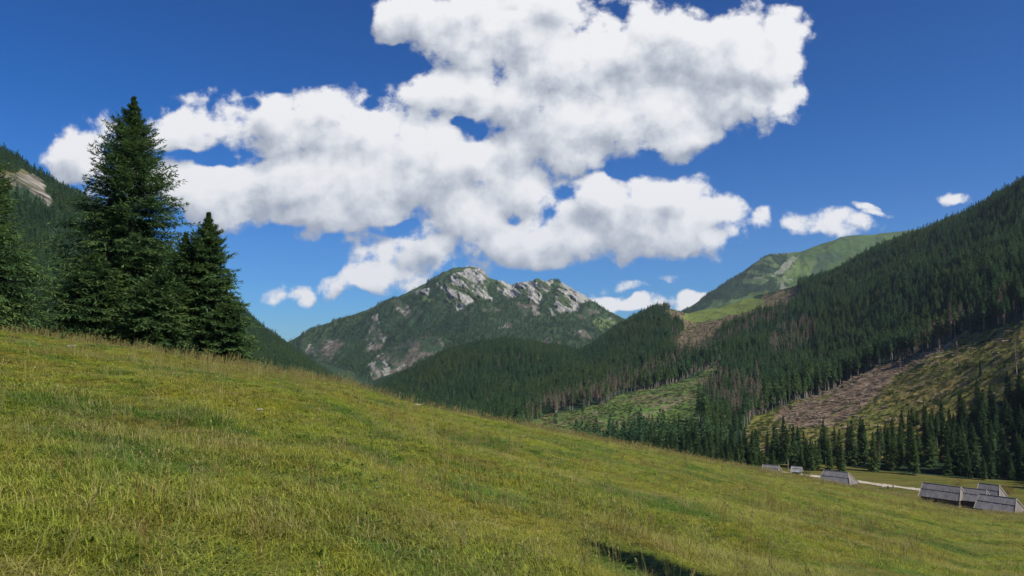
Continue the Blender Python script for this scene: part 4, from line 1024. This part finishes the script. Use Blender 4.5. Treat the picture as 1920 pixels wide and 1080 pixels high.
o = instancer('dry_grass_stalks', np.stack([x, y, z], 1), np.stack([ws, ws, s], 1), np.stack([gr.normal(0, .12, n), gr.normal(0, .12, n), gr.uniform(0, 6.28, n)], 1), gr.integers(0, 4, n), stalks)
tag(o, 'straw coloured seed stalks fringing the brow of the meadow', 'grass', kind='stuff'); print('stalks', n)
# tiny white flower heads
def flower_proto():
    m, nt, N, L = new_mat('white petals'); p = N.new('ShaderNodeBsdfPrincipled'); p.inputs['Base Color'].default_value = (.62, .62, .52, 1); o = N.new('ShaderNodeOutputMaterial'); L.new(p.outputs[0], o.inputs[0])
    v, f = [], []
    for j in range(7):
        a = 6.28 * j / 7; v.append((.013 * math.cos(a), .013 * math.sin(a), .12)); 
    v.append((0, 0, .128)); v.append((0, 0, .113))
    for j in range(7): f.append((j, (j + 1) % 7, 7)); f.append(((j + 1) % 7, j, 8))
    v += [(-.001, 0, 0), (.001, 0, 0), (0, 0, .115)]; f.append((9, 10, 11))
    return mesh_obj('flower', np.array(v), np.array(f), m, link=False)
x, y = polar_points(2600, 6, 70, 1.0, gr); k = on_meadow(x, y, .95) & (fbm(x / 4, y / 4, 3, 77) > .12); x, y = x[k], y[k]; n = len(x)
o = instancer('white_flowers', np.stack([x, y, meadow_z(x, y)], 1), np.repeat(gr.uniform(.4, .8, n), 3).reshape(-1, 3), np.stack([gr.normal(0, .3, n), gr.normal(0, .3, n), gr.uniform(0, 6, n)], 1), np.zeros(n), [flower_proto()])
tag(o, 'tiny white flowers sprinkled through the grass', 'flowers', kind='stuff')

# single long dry stems standing out in the foreground
def long_stem(px0, py0, px1, py1, d, label, w=.006):
    def hit(px, py):
        u, s_ = uv_px(px, py); ys = np.linspace(3.5, 60, 3000); zz = meadow_z(u * ys, ys, True); i = np.argmax(zz > s_ * ys); return Vector((u * ys[i], ys[i], float(zz[i])))
    a = hit(px0, py0); u, s_ = uv_px(px1, py1); b = Vector((u * a.y, a.y * 1.0, s_ * a.y)) 
    ax = b - a; L0 = ax.length; ax.normalize(); e1 = ax.orthogonal().normalized(); e2 = ax.cross(e1); v, f = [], []
    ns = 8
    for i in range(ns + 1):
        t = i / ns; c = ax * (L0 * t) + e1 * .05 * L0 * math.sin(t * 2.2) * t; r = w * (1 - .7 * t) * .5
        for k in range(4): aa = k * math.pi / 2; q = c + (e1 * math.cos(aa) + e2 * math.sin(aa)) * r; v.append(tuple(q))
    for i in range(ns):
        for k in range(4): p_ = i * 4 + k; q_ = i * 4 + (k + 1) % 4; f.append((p_, q_, q_ + 4, p_ + 4))
    t = empty('grass_stem', a); tag(t, label, 'grass stem'); mesh_obj('stem', np.array(v), f, M['g_straw'], t, extra={'tip': np.ones(len(v))})
    rngp = np.random.default_rng(int(px0)); V, Fc = [], []; off = 0
    for j in range(16):
        tt = 1 - .25 * j / 16; c = ax * (L0 * tt) + e1 * .05 * L0 * math.sin(tt * 2.2) * tt; dd = Vector(rngp.normal(0, 1, 3)).normalized() + ax * 1.6; dd.normalize(); sd = dd.cross(ax).normalized() * .006; ln = .045
        V += [tuple(c), tuple(c + dd * ln * .5 + sd), tuple(c + dd * ln), tuple(c + dd * ln * .5 - sd)]; Fc.append((off, off + 1, off + 2, off + 3)); off += 4
    mesh_obj('seed_head', np.array(V), Fc, M['g_straw'], t, extra={'tip': np.ones(len(V))})
long_stem(108, 1070, 172, 925, 8, 'long pale straw stem leaning right in the lower left corner', .012)
long_stem(268, 930, 277, 868, 12, 'upright pale stem with a seed head beside the green patch on the left', .008)
long_stem(235, 905, 262, 850, 12, 'thin dry stem left of the upright seed head', .007)
long_stem(1190, 1068, 1186, 1046, 8, 'short pale blade standing inside the dark shadow', .008)

# ------------------------------------------------------------------ pale stones in the turf
def mat_stone():
    m, nt, N, L = new_mat('limestone'); g = N.new('ShaderNodeNewGeometry'); n = n_noise(N, L, g.outputs['Position'], 9, 6, .7)
    c = n_mix(N, L, n.outputs['Fac'], (.17, .16, .12), (.36, .34, .27)); p = N.new('ShaderNodeBsdfPrincipled'); p.inputs['Roughness'].default_value = .9; L.new(c, p.inputs['Base Color'])
    o = N.new('ShaderNodeOutputMaterial'); L.new(p.outputs[0], o.inputs[0]); return m
M['stone'] = mat_stone()
def stone(px, py, w, label):
    u, s_ = uv_px(px, py); ys = np.linspace(4, 60, 3000); zz = meadow_z(u * ys, ys); i = np.argmax(zz > s_ * ys); p = Vector((u * ys[i], ys[i], float(zz[i])))
    rng = np.random.default_rng(int(px)); v, f = [], []; nr, ns = 7, 12
    for i in range(nr + 1):
        for k in range(ns):
            a = 2 * math.pi * k / ns; ph = math.pi * i / nr; r = math.sin(ph) * (1 + .18 * math.sin(a * 3 + px) + .1 * rng.normal() * (0 < i < nr))
            v.append((w * .5 * r * math.cos(a), w * .35 * r * math.sin(a), w * .16 * math.cos(ph)))
    for i in range(nr):
        for k in range(ns): a = i * ns + k; b = i * ns + (k + 1) % ns; f.append((a, a + ns, b + ns, b))
    o = mesh_obj('stone', np.array(v), f, M['stone'], smooth=False); o.location = p + Vector((0, 0, .04)); o.rotation_euler = (0, 0, rng.random()); tag(o, label, 'stone')
stone(133, 651, .34, 'flat pale stone near the foot of the tallest spruce'); stone(487, 772, .13, 'small whitish stone in the middle of the meadow'); stone(783, 761, .40, 'long pale stone on the brow of the meadow below the dark hill')

# ------------------------------------------------------------------ shepherds' huts on the valley floor
class MB:
    def __init__(s): s.v = []; s.f = []
    def box(s, c, size, rot=None):
        o = len(s.v); R = rot or Matrix.Identity(3)
        for dz in (-.5, .5):
            for dx, dy in ((-.5, -.5), (.5, -.5), (.5, .5), (-.5, .5)): s.v.append(tuple(Vector(c) + R @ Vector((dx * size[0], dy * size[1], dz * size[2]))))
        s.f += [(o, o + 3, o + 2, o + 1), (o + 4, o + 5, o + 6, o + 7)] + [(o + i, o + (i + 1) % 4, o + 4 + (i + 1) % 4, o + 4 + i) for i in range(4)]
    def slab(s, pts, th):                       # a polygon with thickness along its normal
        p = [Vector(q) for q in pts]; n = (p[1] - p[0]).cross(p[-1] - p[0]).normalized() * th; o = len(s.v); k = len(p)
        s.v += [tuple(q) for q in p] + [tuple(q - n) for q in p]
        s.f.append(tuple(range(o, o + k))); s.f.append(tuple(range(o + 2 * k - 1, o + k - 1, -1)))
        s.f += [(o + i, o + k + i, o + k + (i + 1) % k, o + (i + 1) % k) for i in range(k)]
    def beam(s, a, b, w, h):
        a = Vector(a); b = Vector(b); d = b - a; q = d.to_track_quat('X', 'Z').to_matrix(); s.box((a + b) / 2, (d.length, w, h), q)
    def build(s, name, mat, parent=None): return mesh_obj(name, np.array(s.v), s.f, mat, parent)
def mat_wood(name, a, b, sx, sy, sz):
    m, nt, N, L = new_mat(name); tc = N.new('ShaderNodeTexCoord'); mp = N.new('ShaderNodeMapping'); mp.inputs['Scale'].default_value = (sx, sy, sz); L.new(tc.outputs['Object'], mp.inputs[0])
    n = n_noise(N, L, mp.outputs[0], 1.0, 6, .7); n2 = n_noise(N, L, tc.outputs['Object'], .6, 4, .6); oi = N.new('ShaderNodeObjectInfo')
    c = n_mix(N, L, n_range(N, L, n.outputs['Fac'], .3, .7, 0, 1), a, b); k = n_range(N, L, n2.outputs['Fac'], .3, .7, .75, 1.25)
    r = n_range(N, L, oi.outputs['Random'], 0, 1, .85, 1.15); mm = N.new('ShaderNodeMath'); mm.operation = 'MULTIPLY'; L.new(k, mm.inputs[0]); L.new(r, mm.inputs[1])
    sc = N.new('ShaderNodeVectorMath'); sc.operation = 'SCALE'; L.new(c, sc.inputs[0]); L.new(mm.outputs[0], sc.inputs['Scale'])
    p = N.new('ShaderNodeBsdfPrincipled'); p.inputs['Roughness'].default_value = .8; L.new(sc.outputs[0], p.inputs['Base Color'])
    o = N.new('ShaderNodeOutputMaterial'); L.new(p.outputs[0], o.inputs[0]); return m
M['shingle'] = mat_wood('weathered shingles', (.105, .098, .098), (.215, .200, .195), 5, .5, .5)
M['shingle_b'] = mat_wood('lighter weathered shingles', (.20, .195, .19), (.38, .37, .36), 5, .5, .5)
M['board'] = mat_wood('weathered boards', (.14, .115, .10), (.26, .22, .19), .6, 5, .5)
M['barge'] = mat_wood('pale new boards', (.30, .26, .21), (.46, .41, .34), 2, 2, 2)
M['log'] = mat_wood('brown logs', (.07, .048, .035), (.16, .115, .085), .5, .5, 6)
M['dark'] = mat_wood('dark doorway boards', (.02, .016, .013), (.045, .035, .03), 4, 4, .5)
def hut(px, d, L0, W, he, hr, yaw, label, hip=1.0, hipl=.0, roofm='shingle', group="shepherds' huts", door=True, base=.45, z=None):
    g = meadow_pt(px, d); 
    t = empty('shepherd_hut', (g.x, g.y, (g.z if z is None else z) - .05), R_(yaw)); tag(t, label, 'hut', group)
    rng = random.Random(int(px)); hl, hw = L0 / 2, W / 2; ov = .55
    fm = MB(); fm.box((0, 0, base / 2 - .3), (L0 + .1, W + .1, base + .6)); fm.build('foundation', M['stone'], t)
    wm = MB(); nlog = max(3, int((he - base) / .26)); lh = (he - base) / nlog
    for i in range(nlog):
        zc = base + lh * (i + .5); e = .12 * (i % 2)
        for sy in (-1, 1): wm.box((0, sy * (hw - .1), zc), (L0 + .3 * (i % 2) + .02, .2, lh * .93))
        for sx in (-1, 1): wm.box((sx * (hl - .1), 0, zc + .004), (.2, W - .41 + .6 * ((i + 1) % 2) * 0, lh * .90))
    wm.build('wall', M['log'], t)
    # roof: two overlapping courses on each side, made of single long boards
    ze = he - .18; ym = hw * .50; slope = (hr - ze) / (hw + ov)
    def hx(y, side):                            # where the roof ends along its length at this distance from the ridge
        k = 1 - abs(y) / (hw + ov)
        return (hl + .45 - hip * k) if side > 0 else -(hl + .45 - hipl * k)
    rm = MB(); bw = .36
    for sy in (-1, 1):
        for (ya, yb, lift) in ((hw + ov, ym * .98, 0), (ym * 1.10, .0, .16)):
            nb = int((L0 + .9) / bw)
            for i in range(nb):
                fa, fb = i / nb, (i + .96) / nb
                xa0 = hx(ya, -1) + (hx(ya, 1) - hx(ya, -1)) * fa; xb0 = hx(ya, -1) + (hx(ya, 1) - hx(ya, -1)) * fb
                xa1 = hx(yb, -1) + (hx(yb, 1) - hx(yb, -1)) * fa; xb1 = hx(yb, -1) + (hx(yb, 1) - hx(yb, -1)) * fb
                j = rng.uniform(0, .03); q = rng.uniform(-.05, .06)
                za = hr - slope * ya + lift + j; zb = hr - slope * yb + lift + j
                pts = [(xa0, sy * (ya + q), za), (xb0, sy * (ya + q), za), (xb1, sy * yb, zb), (xa1, sy * yb, zb)]
                if sy > 0: pts = pts[::-1]
                rm.slab(pts, .07)
    roof = rm.build('roof', M[roofm], t)
    rc = MB(); rc.box(((hx(0, 1) + hx(0, -1)) / 2, 0, hr + .20), (hx(0, 1) - hx(0, -1) + .1, .26, .10)); rc.build('ridge_cap', M[roofm], roof)
    gb = MB(); 
    for side in (1, -1):                        # boarded gable ends, leaning in towards the ridge
        nb = 14; xe = hx(hw + ov, side) - side * .12; xt = hx(0, side) - side * .12
        for i in range(nb):
            y0 = -(hw + ov - .1) + 2 * (hw + ov - .1) * i / nb; y1 = y0 + 2 * (hw + ov - .1) / nb * .95
            def top(y): return hr - slope * abs(y) - .08
            def xx(zz): return xe + (xt - xe) * (zz - ze) / (hr - ze)
            zt0, zt1 = max(top(y0), ze + .02), max(top(y1), ze + .02); j = rng.uniform(0, .03) * side
            pts = [(xe + j, y0, ze - .02), (xe + j, y1, ze - .02), (xx(zt1) + j, y1, zt1), (xx(zt0) + j, y0, zt0)]
            if side < 0: pts = pts[::-1]
            gb.slab(pts, .06)
    gb.build('gable', M['board'], t)
    bb = MB()
    for side in (1, -1):
        for sy in (-1, 1):
            bb.beam((hx(hw + ov, side) + .06 * side, sy * (hw + ov + .04), ze + .03), (hx(0, side) + .06 * side, sy * .03, hr + .14), .10, .17)
    bb.build('barge_board', M['barge'], roof)
    if door:
        dm = MB(); dh = he - base - .12; dm.box((hl * .25, -hw - .012, base + dh / 2), (.95, .06, dh)); dr = dm.build('door', M['dark'], t)
        dm = MB(); dm.box((hl * .25 - .35, -hw - .07, base + dh * .5), (.04, .05, .18)); dm.build('handle', M['barge'], dr)
    return t
hut(1569, 245, 8.9, 5.8, 1.8, 4.8, -45, 'grey hut with a hipped right end standing alone at the start of the pale track', hip=2.0, hipl=.5)
hut(1764, 220, 9.6, 5.8, 2.1, 5.0, -49, 'long grey hut with dark open side and boarded gable, left of the last huts', hip=.8)
hut(1822, 216, 6.0, 5.4, 2.1, 4.7, -46, 'grey hut mostly hidden behind the nearest one, beside the long hut', hip=.6)
hut(1853, 221, 5.0, 5.0, 2.1, 5.0, -50, 'low grey roof with a pale edge, rearmost of the cluster at the right', hip=.9)
hut(1868, 205, 8.6, 6.0, 1.8, 4.7, -53, 'nearest grey hut at the right border, pale boarded gable over a light footing', hip=.9, base=.8)
hut(1445, 268, 4.8, 4.2, 1.3, 3.3, -34, 'small brownish hut with a steep roof at the left end of the row', hip=.5)
hut(1492, 270, 2.5, 2.4, 1.2, 2.5, -30, 'tiny hut with a pale roof between the brownish one and the hipped one', hip=.2, roofm='shingle_b', door=False)

# ------------------------------------------------------------------ the pale track
def track():
    pts = [(1340,874),(1400,879),(1500,889),(1560,897),(1610,903),(1660,910),(1725,918),(1780,929),(1840,943),(1890,955),(1960,968),(2060,985)]
    c = []
    for px, py in pts:
        u, s_ = uv_px(px, py); d = 42.9 / -s_; c.append((u * d, d))
    c = np.array(c); t = np.linspace(0, len(c) - 1, 160); x = np.interp(t, range(len(c)), c[:, 0]); y = np.interp(t, range(len(c)), c[:, 1])
    tx = np.gradient(x); ty = np.gradient(y); l = np.hypot(tx, ty); nx, ny = -ty / l, tx / l; rng = np.random.default_rng(4)
    V = []; K = 6
    for i in range(160):
        w = 1.9 + .35 * math.sin(i * .37) + .25 * rng.normal()
        for k in range(K + 1):
            s_ = (k / K * 2 - 1); V.append((x[i] + nx[i] * w * s_, y[i] + ny[i] * w * s_, 0))
    V = np.array(V); V[:, 2] = meadow_z(V[:, 0], V[:, 1]) + .10
    m, nt, N, L = new_mat('pale gravel'); g = N.new('ShaderNodeNewGeometry'); n = n_noise(N, L, g.outputs['Position'], .5, 8, .7)
    col = n_mix(N, L, n_range(N, L, n.outputs['Fac'], .35, .65, 0, 1), (.34, .28, .19), (.52, .46, .36)); p = N.new('ShaderNodeBsdfPrincipled'); p.inputs['Roughness'].default_value = .95
    L.new(col, p.inputs['Base Color']); o = N.new('ShaderNodeOutputMaterial'); L.new(p.outputs[0], o.inputs[0])
    tag(mesh_obj('track', V, grid_faces(160, K + 1), m), 'pale gravel track passing the huts', kind='structure')
track()

# ------------------------------------------------------------------ people by the track
def cloth(name, c):
    m, nt, N, L = new_mat(name); g = N.new('ShaderNodeNewGeometry'); n = n_noise(N, L, g.outputs['Position'], 12, 3)
    col = n_mix(N, L, n.outputs['Fac'], tuple(.8 * q for q in c), tuple(min(1.15 * q, .9) for q in c)); p = N.new('ShaderNodeBsdfPrincipled'); p.inputs['Roughness'].default_value = .85
    L.new(col, p.inputs['Base Color']); o = N.new('ShaderNodeOutputMaterial'); L.new(p.outputs[0], o.inputs[0]); return m
def skinned(name, chains, mat, parent, sub=1):
    """chains: {vertex: (position, radius)}, edges; grown with a skin modifier into one continuous surface"""
    verts, edges = chains; me = bpy.data.meshes.new(name); me.from_pydata([v[0] for v in verts], edges, []); me.materials.append(mat)
    o = bpy.data.objects.new(name, me); COL.objects.link(o); o.parent = parent
    md_ = o.modifiers.new('skin', 'SKIN'); md_.use_smooth_shade = True
    for i, v in enumerate(verts): me.skin_vertices[0].data[i].radius = (v[1], v[1]); 
    me.skin_vertices[0].data[0].use_root = True
    sb = o.modifiers.new('sub', 'SUBSURF'); sb.levels = sub; sb.render_levels = sub; return o
SKINM = cloth('skin', (.50, .33, .25)); HAIRM = cloth('dark hair', (.05, .035, .025))
def person(px, d, rz, sit, shirt, trousers, label, h=1.72, z=None):
    g = meadow_pt(px, d); t = empty('person', (g.x, g.y, g.z), rz); tag(t, label, 'person', 'people by the track')
    k = h / 1.72; hz = .42 if sit else .93
    def q(x, y, z_): return (x * k, y * k, (z_ - (0.0 if not sit else 0.0)) * k)
    legs = [];
    knee = ((.10, -.42, .44), (-.10, -.42, .44)) if sit else ((.11, -.03, .50), (-.10, .04, .50))
    foot = ((.11, -.50, .07), (-.11, -.48, .07)) if sit else ((.13, -.02, .07), (-.12, .12, .07))
    toe = tuple((a, b - .15, .05) for a, b, c in foot)
    up = hz
    V = [(q(0, 0, up), .13), (q(0, .01, up + .28), .125), (q(0, .0, up + .50), .13), (q(0, -.01, up + .60), .055), (q(0, -.02, up + .70), .095), (q(0, -.025, up + .78), .085)]
    E = [(0, 1), (1, 2), (2, 3), (3, 4), (4, 5)]
    for s_, kn, ft, to in ((1, knee[0], foot[0], toe[0]), (-1, knee[1], foot[1], toe[1])):
        b = len(V); V += [(q(.10 * s_, 0, up - .04), .09), (q(*kn), .062), (q(*ft), .042), (q(*to), .035)]; E += [(0, b), (b, b + 1), (b + 1, b + 2), (b + 2, b + 3)]
        b = len(V); V += [(q(.19 * s_, 0, up + .50), .058), (q(.26 * s_, -.02, up + .24), .042), (q(.24 * s_, -.14, up + .02), .033), (q(.235 * s_, -.18, up - .07), .030)]; E += [(2, b), (b, b + 1), (b + 1, b + 2), (b + 2, b + 3)]
    skinned('body', (V, E), SKINM, t)
    S = [(q(0, 0, up - .02), .145), (q(0, .01, up + .28), .142), (q(0, 0, up + .51), .142)]; SE = [(0, 1), (1, 2)]
    for s_ in (1, -1): b = len(S); S += [(q(.19 * s_, 0, up + .50), .072), (q(.245 * s_, -.01, up + .30), .056)]; SE += [(2, b), (b, b + 1)]
    skinned('shirt', (S, SE), cloth('shirt cloth', shirt), t)
    T_ = [(q(0, 0, up), .142)]; TE = []
    for s_, kn, ft in ((1, knee[0], foot[0]), (-1, knee[1], foot[1])): b = len(T_); T_ += [(q(.10 * s_, 0, up - .04), .104), (q(*kn), .076), (q(ft[0], ft[1], ft[2] + .08), .056)]; TE += [(0, b), (b, b + 1), (b + 1, b + 2)]
    skinned('trousers', (T_, TE), cloth('trouser cloth', trousers), t)
    skinned('hair', ([(q(0, .02, up + .74), .092), (q(0, 0, up + .82), .08)], [(0, 1)]), HAIRM, t)
    return t
person(1651, 243, .4, True, (.75, .75, .72), (.10, .12, .20), 'person in a white top sitting at the edge of the pale track')
person(1661, 242, 2.2, True, (.03, .03, .035), (.025, .025, .03), 'person all in dark clothes sitting between two lighter dressed ones')
person(1671, 241, -.5, False, (.58, .40, .36), (.35, .28, .24), 'person in a pale pink top standing on the track beyond the seated pair', 1.62)
person(1522, 256, .9, True, (.62, .60, .55), (.20, .06, .05), 'person in a light top sitting left of the hipped hut')
person(1528, 255, -1.0, True, (.45, .10, .08), (.10, .09, .08), 'person in a red top sitting against the left end of the hipped hut')

# ------------------------------------------------------------------ air
def haze():
    m, nt, N, L = new_mat('mountain air'); v = N.new('ShaderNodeVolumePrincipled'); v.inputs['Color'].default_value = (.72, .85, 1.0, 1)
    v.inputs['Density'].default_value = HAZE; v.inputs['Anisotropy'].default_value = .2; o = N.new('ShaderNodeOutputMaterial'); L.new(v.outputs[0], o.inputs['Volume'])
    b = MB(); b.box((0, 0, (-152 + 820) / 2), (13400, 13400, 972)); ob = b.build('haze', m); tag(ob, 'thin bluish mountain air', kind='stuff')
HAZE = 4.5e-5
haze()
